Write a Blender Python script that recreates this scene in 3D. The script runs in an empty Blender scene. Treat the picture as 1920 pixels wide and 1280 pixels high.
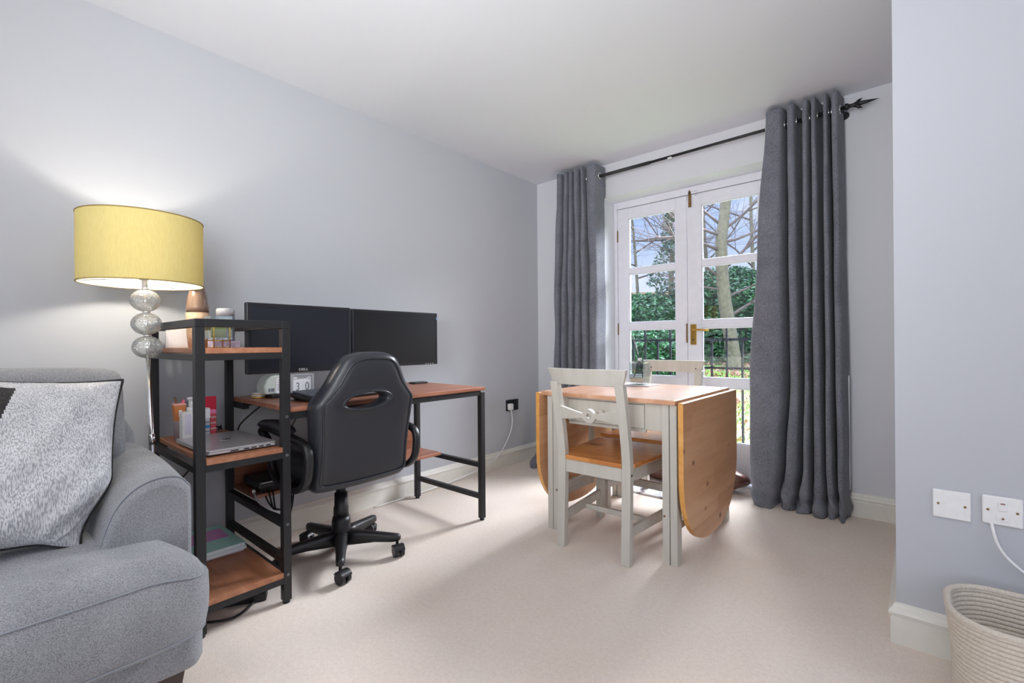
import bpy, math, random
from mathutils import Vector, Matrix
from math import sin, cos, pi, sqrt, radians as R

# ------------------------------------------------------------------ camera, sky, light
S = bpy.context.scene
S.view_settings.view_transform = 'Standard'
S.view_settings.look = 'None'
S.view_settings.gamma = 1
S.view_settings.use_curve_mapping = False
S.view_settings.exposure = 0.3
try:
    S.cycles.max_bounces = 10; S.cycles.diffuse_bounces = 6; S.cycles.transparent_max_bounces = 16
    S.cycles.caustics_reflective = False; S.cycles.caustics_refractive = False
    S.cycles.sample_clamp_indirect = 6
except Exception: pass

YAW, ROLL = .7142, .0079
CAMP = Vector((2.546, -3.293, .9944))
fwd = Vector((-sin(YAW), cos(YAW), 0)); rgt = Vector((cos(YAW), sin(YAW), 0)); up = Vector((0, 0, 1))
r2 = cos(ROLL)*rgt - sin(ROLL)*up; u2 = sin(ROLL)*rgt + cos(ROLL)*up
cd = bpy.data.cameras.new('camera'); cam = bpy.data.objects.new('camera', cd)
S.collection.objects.link(cam); S.camera = cam
cd.sensor_width = 36; cd.lens = 879/1920*36; cd.shift_y = 4/1920; cd.clip_start = .05; cd.clip_end = 200
M = Matrix((r2, u2, -fwd)).transposed().to_4x4(); M.translation = CAMP
cam.matrix_world = M

def rgb(r, g, b):
    f = lambda c: (c/255/12.92) if c/255 <= .04045 else ((c/255+.055)/1.055)**2.4
    return (f(r), f(g), f(b), 1)

W = bpy.data.worlds.new('sky'); S.world = W; W.use_nodes = True
nt = W.node_tree; nt.nodes.clear()
def N(t, k, **kw):
    n = t.nodes.new(k)
    for a, b in kw.items(): setattr(n, a, b)
    return n
tc = N(nt, 'ShaderNodeTexCoord'); sx = N(nt, 'ShaderNodeSeparateXYZ'); nt.links.new(tc.outputs['Generated'], sx.inputs[0])
cr = N(nt, 'ShaderNodeValToRGB'); nt.links.new(sx.outputs['Z'], cr.inputs[0])
el = cr.color_ramp.elements
el[0].position = 0; el[0].color = rgb(225, 228, 238)
el[1].position = 1; el[1].color = (.80, .92, 1.15, 1)
for p_, c_ in ((.07, rgb(232, 236, 248)), (.17, rgb(190, 209, 244)), (.32, rgb(158, 188, 240)), (.45, (.60, .75, 1.0, 1))):
    e = el.new(p_); e.color = c_
no = N(nt, 'ShaderNodeTexNoise'); no.inputs['Scale'].default_value = 5; no.inputs['Detail'].default_value = 5
mp = N(nt, 'ShaderNodeMapping'); mp.inputs['Scale'].default_value = (1, 1, 3); nt.links.new(tc.outputs['Generated'], mp.inputs[0]); nt.links.new(mp.outputs[0], no.inputs['Vector'])
mr = N(nt, 'ShaderNodeMapRange'); mr.inputs['From Min'].default_value = .48; mr.inputs['From Max'].default_value = .68
nt.links.new(no.outputs[0], mr.inputs[0])
mx = N(nt, 'ShaderNodeMix', data_type='RGBA'); nt.links.new(mr.outputs[0], mx.inputs[0]); nt.links.new(cr.outputs[0], mx.inputs[6]); mx.inputs[7].default_value = rgb(240, 240, 246)
# an overcast sky is several times brighter overhead than at the horizon
st = N(nt, 'ShaderNodeMapRange'); st.inputs['From Min'].default_value = .30; st.inputs['From Max'].default_value = .62; st.inputs['To Min'].default_value = 1.0; st.inputs['To Max'].default_value = SKYTOP = 6.0
nt.links.new(sx.outputs['Z'], st.inputs[0])
bg = N(nt, 'ShaderNodeBackground'); wo = N(nt, 'ShaderNodeOutputWorld')
nt.links.new(mx.outputs[2], bg.inputs[0]); nt.links.new(st.outputs[0], bg.inputs[1]); nt.links.new(bg.outputs[0], wo.inputs[0])

def area(name, loc, size, power, color, target, portal=False):
    l = bpy.data.lights.new(name, 'AREA'); l.shape = 'RECTANGLE'; l.size, l.size_y = size; l.energy = power; l.color = color
    o = bpy.data.objects.new(name, l); S.collection.objects.link(o); o.location = loc
    o.rotation_euler = (Vector(target)-Vector(loc)).to_track_quat('-Z', 'Y').to_euler()
    if portal: l.cycles.is_portal = True
    return o
# daylight through the garden doors (portal), plus two added fill lights behind the camera
area('garden_door_portal', (1.29, .62, 1.15), (1.5, 2.3), 1, (1, 1, 1), (1.29, -1, 1.15), True)
area('rear_fill_light', (2.4, -6.2, 1.2), (2.6, 1.2), 22, (.97, .98, 1.0), (1.4, -1.5, 3.4))
area('side_fill_light', (5.2, -3.6, 1.45), (2.0, 1.5), 8, (.97, .98, 1.0), (0, -3.0, 1.9))
# the photographer's flash, bounced off the ceiling from beside the camera
fl = area('bounce_flash', (2.05, -3.60, 1.35), (.6, .6), 13.8, (.92, .965, 1.0), (1.0, -1.3, 2.45)); fl.data.spread = R(112)
# added area light high outside the doors, to strengthen the daylight coming in
area('door_fill_light', (2.6, 4.6, 4.4), (7.0, 2.4), 1250, (.95, .97, 1.0), (1.2, -.6, .6)).data.spread = R(85)

# ------------------------------------------------------------------ materials
def new_mat(name):
    m = bpy.data.materials.new(name); m.use_nodes = True
    return m, m.node_tree, m.node_tree.nodes['Principled BSDF']
def L(t, a, b): t.links.new(a, b)
def coords(t, scale=(1, 1, 1), rot=(0, 0, 0), kind='Object'):
    a = N(t, 'ShaderNodeTexCoord'); b = N(t, 'ShaderNodeMapping'); b.inputs['Scale'].default_value = scale; b.inputs['Rotation'].default_value = rot
    L(t, a.outputs[kind], b.inputs[0]); return b.outputs[0]
def noise(t, v, s, d=3, r=.5):
    n = N(t, 'ShaderNodeTexNoise'); n.inputs['Scale'].default_value = s; n.inputs['Detail'].default_value = d; n.inputs['Roughness'].default_value = r
    L(t, v, n.inputs['Vector']); return n.outputs[0]
def ramp(t, v, *stops):
    c = N(t, 'ShaderNodeValToRGB'); L(t, v, c.inputs[0]); e = c.color_ramp.elements
    e[0].position, e[0].color = stops[0]; e[1].position, e[1].color = stops[-1]
    for p, q in stops[1:-1]: x = e.new(p); x.color = q
    return c.outputs[0]
def mixc(t, f, a, b, mode='MIX'):
    m = N(t, 'ShaderNodeMix', data_type='RGBA', blend_type=mode)
    for s, v in ((0, f), (6, a), (7, b)):
        if hasattr(v, 'links'): L(t, v, m.inputs[s])
        else: m.inputs[s].default_value = v
    return m.outputs[2]
def bump(t, p, h, strength, dist=.002):
    b = N(t, 'ShaderNodeBump'); b.inputs['Strength'].default_value = strength; b.inputs['Distance'].default_value = dist
    L(t, h, b.inputs['Height']); L(t, b.outputs[0], p.inputs['Normal'])

def plain(name, col, rough=.5, metal=0, bs=0, bscale=60, var=0, coat=0, spec=.5):
    m, t, p = new_mat(name)
    p.inputs['Roughness'].default_value = rough; p.inputs['Metallic'].default_value = metal
    p.inputs['Specular IOR Level'].default_value = spec
    p.inputs['Coat Weight'].default_value = coat
    v = coords(t); n = noise(t, v, bscale, 3)
    k = max(var, .02)
    a = tuple(c*(1-k) for c in col[:3])+(1,); b = tuple(min(1, c*(1+k)) for c in col[:3])+(1,)
    L(t, ramp(t, n, (.35, a), (.65, b)), p.inputs['Base Color'])
    if bs: bump(t, p, n, bs)
    return m
def fabric(name, c1, c2, scale=420, bs=.5, rough=.95, mott=9):
    m, t, p = new_mat(name); p.inputs['Roughness'].default_value = rough; p.inputs['Specular IOR Level'].default_value = .15
    a = coords(t, (1, 1, .35)); b = coords(t, (.35, .35, 1))
    n1 = noise(t, a, scale, 2); n2 = noise(t, b, scale, 2); n3 = noise(t, coords(t), mott, 3)
    mm = N(t, 'ShaderNodeMath', operation='ADD'); L(t, n1, mm.inputs[0]); L(t, n2, mm.inputs[1])
    h = N(t, 'ShaderNodeMath', operation='MULTIPLY'); L(t, mm.outputs[0], h.inputs[0]); h.inputs[1].default_value = .5
    c = ramp(t, h.outputs[0], (.38, c1), (.60, c2))
    c = mixc(t, .25, c, ramp(t, n3, (.3, c1), (.7, c2)))
    L(t, c, p.inputs['Base Color']); bump(t, p, h.outputs[0], bs, .003)
    p.inputs['Sheen Weight'].default_value = .15
    return m
def wood(name, cs, grain='X', scale=6, plank=0, plank_axis='Y', rough=.42, knots=0, knotcol=rgb(95, 50, 35), spec=.5, coat=0):
    """streaky timber; optional glued staves across plank_axis and dark knots"""
    m, t, p = new_mat(name); p.inputs['Roughness'].default_value = rough; p.inputs['Specular IOR Level'].default_value = spec; p.inputs['Coat Weight'].default_value = coat; p.inputs['Coat Roughness'].default_value = .28
    sc = {'X': (.09, 1, 1), 'Y': (1, .09, 1), 'Z': (1, 1, .09)}[grain]
    v = coords(t, sc); n = noise(t, v, scale*6, 5, .6)
    c = ramp(t, n, (.3, cs[0]), (.5, cs[1]), (.7, cs[2]))
    if plank:
        a = N(t, 'ShaderNodeTexCoord'); s = N(t, 'ShaderNodeSeparateXYZ'); L(t, a.outputs['Object'], s.inputs[0])
        q = N(t, 'ShaderNodeMath', operation='MULTIPLY'); L(t, s.outputs[plank_axis], q.inputs[0]); q.inputs[1].default_value = 1/plank
        fl = N(t, 'ShaderNodeMath', operation='FLOOR'); L(t, q.outputs[0], fl.inputs[0])
        q2 = N(t, 'ShaderNodeMath', operation='MULTIPLY'); L(t, s.outputs[grain], q2.inputs[0]); q2.inputs[1].default_value = 2.2
        wn0 = N(t, 'ShaderNodeTexWhiteNoise', noise_dimensions='1D'); L(t, fl.outputs[0], wn0.inputs['W'])
        ad = N(t, 'ShaderNodeMath', operation='ADD'); L(t, q2.outputs[0], ad.inputs[0]); L(t, wn0.outputs[0], ad.inputs[1])
        fl2 = N(t, 'ShaderNodeMath', operation='FLOOR'); L(t, ad.outputs[0], fl2.inputs[0])
        mm = N(t, 'ShaderNodeMath', operation='MULTIPLY_ADD'); L(t, fl2.outputs[0], mm.inputs[0]); mm.inputs[1].default_value = 17.3; L(t, fl.outputs[0], mm.inputs[2])
        wn = N(t, 'ShaderNodeTexWhiteNoise', noise_dimensions='1D'); L(t, mm.outputs[0], wn.inputs['W'])
        c = mixc(t, .45, c, ramp(t, wn.outputs[0], (0, cs[0]), (.5, cs[1]), (1, cs[2])))
    if knots:
        vo = N(t, 'ShaderNodeTexVoronoi'); vo.inputs['Scale'].default_value = knots
        L(t, coords(t, {'X': (.7, 1, 1), 'Y': (1, .7, 1), 'Z': (1, 1, .7)}[grain]), vo.inputs['Vector'])
        k = ramp(t, vo.outputs['Distance'], (.11, (1, 1, 1, 1)), (.20, (0, 0, 0, 1)))
        sel = N(t, 'ShaderNodeSeparateXYZ'); L(t, vo.outputs['Color'], sel.inputs[0])
        g = N(t, 'ShaderNodeMath', operation='GREATER_THAN'); L(t, sel.outputs[0], g.inputs[0]); g.inputs[1].default_value = .35
        kk = N(t, 'ShaderNodeMath', operation='MULTIPLY'); L(t, k, kk.inputs[0]); L(t, g.outputs[0], kk.inputs[1])
        c = mixc(t, kk.outputs[0], c, knotcol)
    L(t, c, p.inputs['Base Color']); bump(t, p, n, .08, .001)
    return m
def glassy(name, tint=(1, 1, 1, 1), refl=.06, rough=.0):
    m = bpy.data.materials.new(name); m.use_nodes = True; t = m.node_tree; t.nodes.clear()
    o = N(t, 'ShaderNodeOutputMaterial'); a = N(t, 'ShaderNodeBsdfTransparent'); b = N(t, 'ShaderNodeBsdfGlossy'); x = N(t, 'ShaderNodeMixShader'); lw = N(t, 'ShaderNodeLayerWeight')
    a.inputs[0].default_value = tint; b.inputs['Roughness'].default_value = rough; b.inputs['Color'].default_value = (1, 1, 1, 1); lw.inputs[0].default_value = .35
    q = N(t, 'ShaderNodeMath', operation='MULTIPLY_ADD'); L(t, lw.outputs['Fresnel'], q.inputs[0]); q.inputs[1].default_value = .35; q.inputs[2].default_value = refl
    L(t, q.outputs[0], x.inputs[0]); L(t, a.outputs[0], x.inputs[1]); L(t, b.outputs[0], x.inputs[2]); L(t, x.outputs[0], o.inputs[0])
    return m
def emit(name, col, s):
    m, t, p = new_mat(name); p.inputs['Base Color'].default_value = col; p.inputs['Emission Color'].default_value = col; p.inputs['Emission Strength'].default_value = s; return m

MT = {}
def wallpaint(name, col, bs=.05):
    m, t, p = new_mat(name); p.inputs['Roughness'].default_value = .85; p.inputs['Specular IOR Level'].default_value = .25
    n = noise(t, coords(t), 140, 4); n2 = noise(t, coords(t), 1.2, 2)
    L(t, ramp(t, n2, (.3, tuple(c*.985 for c in col[:3])+(1,)), (.7, col)), p.inputs['Base Color']); bump(t, p, n, bs, .001); return m
MT['wall'] = wallpaint('wall_paint_grey', rgb(190, 193, 199))
MT['ceiling'] = wallpaint('ceiling_paint', rgb(222, 224, 230), .03)
MT['reveal'] = wallpaint('window_wall_paint', rgb(214, 215, 220))
MT['skirt'] = plain('cream_gloss_paint', rgb(226, 224, 215), .35, bscale=20)
MT['upvc'] = plain('white_gloss_joinery', rgb(226, 226, 234), .32, bscale=20)
def carpet():
    m, t, p = new_mat('beige_carpet'); p.inputs['Roughness'].default_value = 1; p.inputs['Specular IOR Level'].default_value = .05
    n = noise(t, coords(t), 300, 3, .7); n2 = noise(t, coords(t), 70, 3); n3 = noise(t, coords(t), 2.2, 4)
    c = ramp(t, n, (.30, rgb(198, 181, 165)), (.5, rgb(232, 217, 203)), (.7, rgb(250, 240, 228)))
    c = mixc(t, .35, c, ramp(t, n2, (.3, rgb(212, 196, 182)), (.7, rgb(242, 230, 217))))
    c = mixc(t, .22, c, ramp(t, n3, (.35, rgb(216, 201, 186)), (.65, rgb(238, 231, 227))))
    L(t, c, p.inputs['Base Color']); bump(t, p, n, .5, .004); p.inputs['Sheen Weight'].default_value = .2
    return m
MT['carpet'] = carpet()
MT['black_metal'] = plain('black_powder_coated_steel', rgb(25, 25, 28), .5, .0, bs=.05, bscale=400)
MT['walnut'] = wood('reddish_brown_laminate', (rgb(120, 72, 52), rgb(152, 98, 74), rgb(178, 124, 98)), 'Y', 5, rough=.38)
MT['walnut_x'] = wood('brown_laminate_shelf', (rgb(128, 80, 56), rgb(164, 108, 78), rgb(192, 140, 108)), 'X', 5, plank=.11, plank_axis='Y', rough=.38)
MT['pine_leaf'] = wood('knotty_pine_leaf', (rgb(190, 138, 96), rgb(212, 160, 116), rgb(226, 180, 138)), 'Y', 4, plank=.075, plank_axis='Z', rough=.38, knots=10, knotcol=rgb(112, 60, 46))
MT['pine_top'] = wood('pine_table_top', (rgb(186, 130, 96), rgb(206, 152, 116), rgb(220, 172, 138)), 'Y', 4, plank=.08, plank_axis='X', rough=.30, coat=1, spec=.8)
MT['pine_edge'] = wood('amber_pine_edge', (rgb(196, 132, 60), rgb(216, 154, 78), rgb(230, 176, 104)), 'Y', 4, plank=.09, plank_axis='Z', rough=.4)
MT['pine_seat'] = wood('amber_pine_seat', (rgb(176, 104, 44), rgb(206, 136, 70), rgb(222, 160, 96)), 'X', 4, plank=.1, plank_axis='Y', rough=.27, knots=5, knotcol=rgb(140, 84, 40), coat=.9)
MT['grey_wood'] = wood('grey_white_painted_wood', (rgb(188, 184, 174), rgb(194, 190, 180), rgb(200, 196, 187)), 'Z', 5, rough=.45)
MT['leather'] = plain('black_faux_leather', rgb(42, 44, 50), .34, bs=.18, bscale=260, var=.08)
MT['bolt_grey'] = plain('dull_steel_bolt', rgb(110, 112, 118), .4, .6)
MT['black_plastic'] = plain('black_plastic', rgb(25, 25, 28), .42, bs=.05, bscale=300)
MT['dark_screen'] = plain('dark_monitor_screen', rgb(30, 33, 42), .3)
MT['screen_black'] = plain('black_monitor_screen', rgb(16, 17, 22), .35)
MT['bezel'] = plain('monitor_bezel', rgb(30, 31, 37), .35)
MT['chrome'] = plain('chrome', (.8, .8, .82, 1), .12, 1)
MT['brass'] = plain('brass', rgb(196, 158, 84), .25, 1)
MT['old_brass'] = plain('aged_brass', rgb(140, 110, 76), .45, .8, var=.2)
MT['silver'] = plain('silver_plastic', rgb(206, 206, 210), .3, .45)
MT['dark_port'] = plain('dark_port', rgb(20, 20, 22), .5)
MT['white'] = plain('white_plastic', rgb(236, 236, 236), .35)
MT['paper'] = plain('white_paper', rgb(235, 235, 238), .8)
MT['curtain'] = fabric('grey_woven_curtain', rgb(74, 76, 84), rgb(136, 138, 148), 480, .4)
MT['lining'] = plain('curtain_lining', rgb(225, 225, 228), .9)
MT['sofa'] = fabric('grey_sofa_weave', rgb(99, 100, 104), rgb(166, 167, 171), 850, .55)
MT['seam'] = plain('sofa_seam_thread', rgb(136, 140, 147), .9)
MT['pillow_dark'] = fabric('dark_velvet', rgb(30, 29, 30), rgb(58, 56, 56), 300, .6)
def silver_fabric():
    m, t, p = new_mat('silver_streaked_fabric'); p.inputs['Roughness'].default_value = .55
    n = noise(t, coords(t, (1, 1, .15)), 420, 2); n2 = noise(t, coords(t), 14, 3)
    L(t, mixc(t, .2, ramp(t, n, (.40, rgb(132, 134, 140)), (.58, rgb(206, 206, 208))), ramp(t, n2, (.3, rgb(160, 162, 168)), (.7, rgb(226, 226, 228)))), p.inputs['Base Color'])
    bump(t, p, n, .4, .002); return m
MT['pillow_silver'] = silver_fabric()
def shade_mat():
    m = bpy.data.materials.new('mustard_lampshade'); m.use_nodes = True; t = m.node_tree; t.nodes.clear()
    o = N(t, 'ShaderNodeOutputMaterial'); d = N(t, 'ShaderNodeBsdfDiffuse'); tr = N(t, 'ShaderNodeBsdfTranslucent'); x = N(t, 'ShaderNodeMixShader')
    n = noise(t, coords(t, (1, 1, .2)), 180, 2)
    L(t, ramp(t, n, (.3, rgb(216, 204, 140)), (.7, rgb(224, 212, 150))), d.inputs[0]); tr.inputs[0].default_value = rgb(222, 204, 130)
    x.inputs[0].default_value = .25; L(t, d.outputs[0], x.inputs[1]); L(t, tr.outputs[0], x.inputs[2]); L(t, x.outputs[0], o.inputs[0]); return m
MT['shade'] = shade_mat()
def lining():
    m = bpy.data.materials.new('white_shade_lining'); m.use_nodes = True; t = m.node_tree; t.nodes.clear()
    o = N(t, 'ShaderNodeOutputMaterial'); d = N(t, 'ShaderNodeBsdfDiffuse'); tr = N(t, 'ShaderNodeBsdfTranslucent'); x = N(t, 'ShaderNodeMixShader')
    d.inputs[0].default_value = rgb(246, 244, 238); tr.inputs[0].default_value = rgb(240, 236, 226); x.inputs[0].default_value = .4
    L(t, d.outputs[0], x.inputs[1]); L(t, tr.outputs[0], x.inputs[2]); L(t, x.outputs[0], o.inputs[0]); return m
MT['shade_in'] = lining()
MT['bulb'] = emit('lit_bulb', (1, .86, .62, 1), 40)
MT['glass'] = glassy('window_glass', (.97, .98, 1, 1), .03)
MT['bottle_glass'] = glassy('clear_glass', (.93, .96, .96, 1), .12)
def crackle():
    m = bpy.data.materials.new('crackle_glass'); m.use_nodes = True; t = m.node_tree; t.nodes.clear()
    o = N(t, 'ShaderNodeOutputMaterial'); a = N(t, 'ShaderNodeBsdfTransparent'); b = N(t, 'ShaderNodeBsdfGlossy'); x = N(t, 'ShaderNodeMixShader'); lw = N(t, 'ShaderNodeLayerWeight')
    a.inputs[0].default_value = (.95, .96, .94, 1); b.inputs['Roughness'].default_value = .12
    v = N(t, 'ShaderNodeTexVoronoi', feature='DISTANCE_TO_EDGE'); v.inputs['Scale'].default_value = 75; L(t, coords(t), v.inputs['Vector'])
    c = ramp(t, v.outputs['Distance'], (0, (1, 1, 1, 1)), (.10, (0, 0, 0, 1)))
    bu = N(t, 'ShaderNodeBump'); bu.inputs['Strength'].default_value = .6; L(t, c, bu.inputs['Height']); L(t, bu.outputs[0], b.inputs['Normal'])
    lw.inputs[0].default_value = .3
    q = N(t, 'ShaderNodeMath', operation='MULTIPLY_ADD'); L(t, c, q.inputs[0]); q.inputs[1].default_value = .28; q.inputs[2].default_value = .06
    q2 = N(t, 'ShaderNodeMath', operation='MULTIPLY_ADD'); L(t, lw.outputs['Fresnel'], q2.inputs[0]); q2.inputs[1].default_value = .8; L(t, q.outputs[0], q2.inputs[2])
    df = N(t, 'ShaderNodeBsdfDiffuse'); df.inputs[0].default_value = (.95, .95, .93, 1); y = N(t, 'ShaderNodeMixShader'); y.inputs[0].default_value = .22; L(t, a.outputs[0], y.inputs[1]); L(t, df.outputs[0], y.inputs[2])
    L(t, q2.outputs[0], x.inputs[0]); L(t, y.outputs[0], x.inputs[1]); L(t, b.outputs[0], x.inputs[2]); L(t, x.outputs[0], o.inputs[0]); return m
MT['crackle'] = crackle()
MT['jar_glass'] = glassy('pale_blue_green_glass', (.93, .97, .97, 1), .14)
MT['wax'] = plain('green_yellow_candle_wax', rgb(190, 196, 118), .5)
MT['basket'] = plain('pale_rope', rgb(206, 196, 182), .9, bs=.6, bscale=180, var=.08)
MT['bark'] = plain('grey_green_bark', rgb(104, 98, 82), .95, bs=.8, bscale=14, var=.25)
MT['twig'] = plain('dark_twig', rgb(92, 78, 78), .9, var=.2)
MT['rail_iron'] = plain('black_iron', rgb(14, 17, 24), .85, spec=.15)
def leafmat(name, a, b, c):
    m, t, p = new_mat(name); p.inputs['Roughness'].default_value = .38
    n = noise(t, coords(t), 9, 3); L(t, ramp(t, n, (.3, a), (.5, b), (.7, c)), p.inputs['Base Color']); return m
MT['leaf'] = leafmat('laurel_leaves', rgb(22, 52, 36), rgb(44, 92, 58), rgb(92, 146, 100))
MT['leaf2'] = leafmat('ivy_leaves', rgb(38, 60, 58), rgb(62, 92, 80), rgb(96, 128, 104))
MT['grass'] = leafmat('grass', rgb(52, 88, 30), rgb(80, 124, 42), rgb(116, 154, 64))
MT['deadleaf'] = leafmat('fallen_leaves', rgb(104, 62, 46), rgb(136, 92, 72), rgb(166, 130, 110))
MT['brick'] = plain('tan_brick', rgb(176, 146, 118), .9, var=.2, bscale=9)
MT['stone'] = plain('stone_paving', rgb(150, 146, 140), .9, bs=.3)

# ------------------------------------------------------------------ mesh helpers
class MB:
    def __init__(s): s.v = []; s.f = []; s.mi = []; s.sm = []
    def add(s, vs, fs, mi=0, smooth=False):
        o = len(s.v); s.v += [tuple(v) for v in vs]
        for f in fs: s.f.append(tuple(o+i for i in f)); s.mi.append(mi); s.sm.append(smooth)
        return s
    def box(s, x0, x1, y0, y1, z0, z1, mi=0, T=None):
        vs = [(x, y, z) for z in (z0, z1) for y in (y0, y1) for x in (x0, x1)]
        if T: vs = [tuple(T @ Vector(v)) for v in vs]
        return s.add(vs, [(0, 2, 3, 1), (4, 5, 7, 6), (0, 1, 5, 4), (2, 6, 7, 3), (0, 4, 6, 2), (1, 3, 7, 5)], mi)
    def loft(s, secs, closed=True, caps=True, mi=0, smooth=True, ring=False):
        n = len(secs[0]); vs = [p for q in secs for p in q]; fs = []
        m = len(secs)
        for i in range(m if ring else m-1):
            a, b = i*n, ((i+1) % m)*n
            for j in range(n if closed else n-1):
                k = (j+1) % n; fs.append((a+j, a+k, b+k, b+j))
        s.add(vs, fs, mi, smooth)
        if caps and closed and not ring:
            o = len(s.v)-len(vs); s.f.append(tuple(o+j for j in reversed(range(n)))); s.f.append(tuple(o+(m-1)*n+j for j in range(n))); s.mi += [mi, mi]; s.sm += [False, False]
        return s
    def cyl(s, p, q, r0, r1=None, n=16, mi=0, smooth=True):
        p, q = Vector(p), Vector(q); r1 = r0 if r1 is None else r1
        d = (q-p).normalized(); a = d.orthogonal().normalized(); b = d.cross(a)
        ring = lambda c, r: [c+r*(cos(2*pi*i/n)*a+sin(2*pi*i/n)*b) for i in range(n)]
        return s.loft([ring(p, r0), ring(q, r1)], mi=mi, smooth=smooth)
    def tube(s, pts, r, n=10, mi=0, closed=False, prof=None, upv=None):
        P = [Vector(p) for p in pts]; m = len(P); rr = r if hasattr(r, '__len__') else [r]*m
        secs = []; a = None
        for i in range(m):
            if closed: d = P[(i+1) % m]-P[i-1]
            else: d = P[min(i+1, m-1)]-P[max(i-1, 0)]
            d.normalize()
            if upv is not None: a = (Vector(upv)-Vector(upv).dot(d)*d).normalized()
            elif a is None: a = d.orthogonal().normalized()
            else: a = (a-a.dot(d)*d).normalized()
            b = d.cross(a)
            if prof: secs.append([P[i]+x*a+y*b for x, y in prof])
            else: secs.append([P[i]+rr[i]*(cos(2*pi*j/n)*a+sin(2*pi*j/n)*b) for j in range(n)])
        return s.loft(secs, mi=mi, ring=closed)
    def lathe(s, prof, c=(0, 0, 0), n=32, mi=0, T=None, smooth=True):
        secs = []
        for r, z in prof:
            q = [Vector((r*cos(2*pi*i/n), r*sin(2*pi*i/n), z)) for i in range(n)]
            if T: q = [T @ v for v in q]
            secs.append([v+Vector(c) for v in q])
        return s.loft(secs, mi=mi, caps=True, smooth=smooth)
    def prism(s, outline, axis, a, b, mi=0, smooth=False):
        mk = {'X': lambda u, v, w: (w, u, v), 'Y': lambda u, v, w: (u, w, v), 'Z': lambda u, v, w: (u, v, w)}[axis]
        return s.loft([[mk(u, v, a) for u, v in outline], [mk(u, v, b) for u, v in outline]], mi=mi, smooth=smooth)
    def build(s, name, mat, parent=None, bevel=0, seg=2, sub=0, world=True, solid=0, fix=True):
        off = Vector((0, 0, 0)); 
        inv = None
        if parent is not None and world: inv = WM[parent.name].inverted()
        vs = [tuple(inv @ Vector(v)) for v in s.v] if inv else s.v
        me = bpy.data.meshes.new(name); me.from_pydata(vs, [], s.f); 
        for k in (mat if isinstance(mat, (list, tuple)) else [mat]): me.materials.append(MT[k] if isinstance(k, str) else k)
        me.polygons.foreach_set('material_index', s.mi); me.polygons.foreach_set('use_smooth', s.sm); me.update()
        if fix:
            import bmesh; bm = bmesh.new(); bm.from_mesh(me); bmesh.ops.recalc_face_normals(bm, faces=bm.faces); bm.to_mesh(me); bm.free()
        o = bpy.data.objects.new(name, me); S.collection.objects.link(o)
        if parent is not None: o.parent = parent; WM[o.name] = WM[parent.name]
        else: WM[o.name] = Matrix.Identity(4)
        if solid: md = o.modifiers.new('solid', 'SOLIDIFY'); md.thickness = solid; md.offset = 0
        if bevel: md = o.modifiers.new('bevel', 'BEVEL'); md.width = bevel; md.segments = seg; md.limit_method = 'ANGLE'; md.angle_limit = R(38); md.harden_normals = False
        if sub: md = o.modifiers.new('sub', 'SUBSURF'); md.levels = sub; md.render_levels = sub
        return o
WM = {}
def tag(o, label, cat=None, group=None, kind=None):
    if label: o['label'] = label
    if cat: o['category'] = cat
    if group: o['group'] = group
    if kind: o['kind'] = kind
    return o
def thing(name, label, cat, loc=(0, 0, 0), rz=0, group=None):
    o = bpy.data.objects.new(name, None); S.collection.objects.link(o); o.location = loc; o.rotation_euler = (0, 0, rz); o.empty_display_size = .1
    WM[o.name] = Matrix.Translation(loc) @ Matrix.Rotation(rz, 4, 'Z')
    return tag(o, label, cat, group)
def struct(o): o['kind'] = 'structure'; return o
def copy_tree(o, parent=None):
    c = o.copy(); S.collection.objects.link(c)
    if parent is not None: c.parent = parent
    for ch in list(o.children): copy_tree(ch, c)
    return c
def lerp(a, b, t): return a+(b-a)*t
def sstep(x): x = max(0, min(1, x)); return x*x*(3-2*x)
def catmull(pts, n, closed=False):
    m = len(pts); out = []
    segs = m if closed else m-1
    for i in range(segs):
        if closed: p = [pts[(i+k-1) % m] for k in range(4)]
        else: p = [pts[max(0, min(m-1, i+k-1))] for k in range(4)]
        for j in range(n):
            t = j/n
            out.append(tuple(.5*((2*b)+(-a+c)*t+(2*a-5*b+4*c-d)*t*t+(-a+3*b-3*c+d)*t**3) for a, b, c, d in zip(*p)))
    if not closed: out.append(tuple(pts[-1]))
    return out
def rrect(x0, x1, y0, y1, r, n=6):
    o = []
    for cx, cy, a in ((x1-r, y1-r, 0), (x0+r, y1-r, 90), (x0+r, y0+r, 180), (x1-r, y0+r, 270)):
        for i in range(n+1): t = R(a+90*i/n); o.append((cx+r*cos(t), cy+r*sin(t)))
    return o
def inset(poly, d):
    n = len(poly); out = []
    for i in range(n):
        a, b = Vector(poly[i-1]), Vector(poly[(i+1) % n]); t = (b-a); t = t.normalized() if t.length > 1e-9 else Vector((1, 0))
        out.append((poly[i][0]-t[1]*d, poly[i][1]+t[0]*d))
    return out
def text(s, size, mat, parent, loc, rot, name='lettering', ext=.0006, align='CENTER', sx=1, world=True):
    cu = bpy.data.curves.new(name, 'FONT'); cu.body = s; cu.size = size; cu.extrude = ext; cu.align_x = align; cu.align_y = 'CENTER'
    t = bpy.data.objects.new('tmp', cu); S.collection.objects.link(t); bpy.context.view_layer.update()
    me = bpy.data.meshes.new_from_object(t); bpy.data.objects.remove(t)
    me.materials.clear(); me.materials.append(MT[mat])
    o = bpy.data.objects.new(name, me); S.collection.objects.link(o)
    Mx = Matrix.Translation(loc) @ rot @ Matrix.Diagonal((sx, 1, 1, 1))
    if parent is not None and world: Mx = WM[parent.name].inverted() @ Mx
    me.transform(Mx)
    if parent is not None: o.parent = parent; WM[o.name] = WM[parent.name]
    return o
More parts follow.
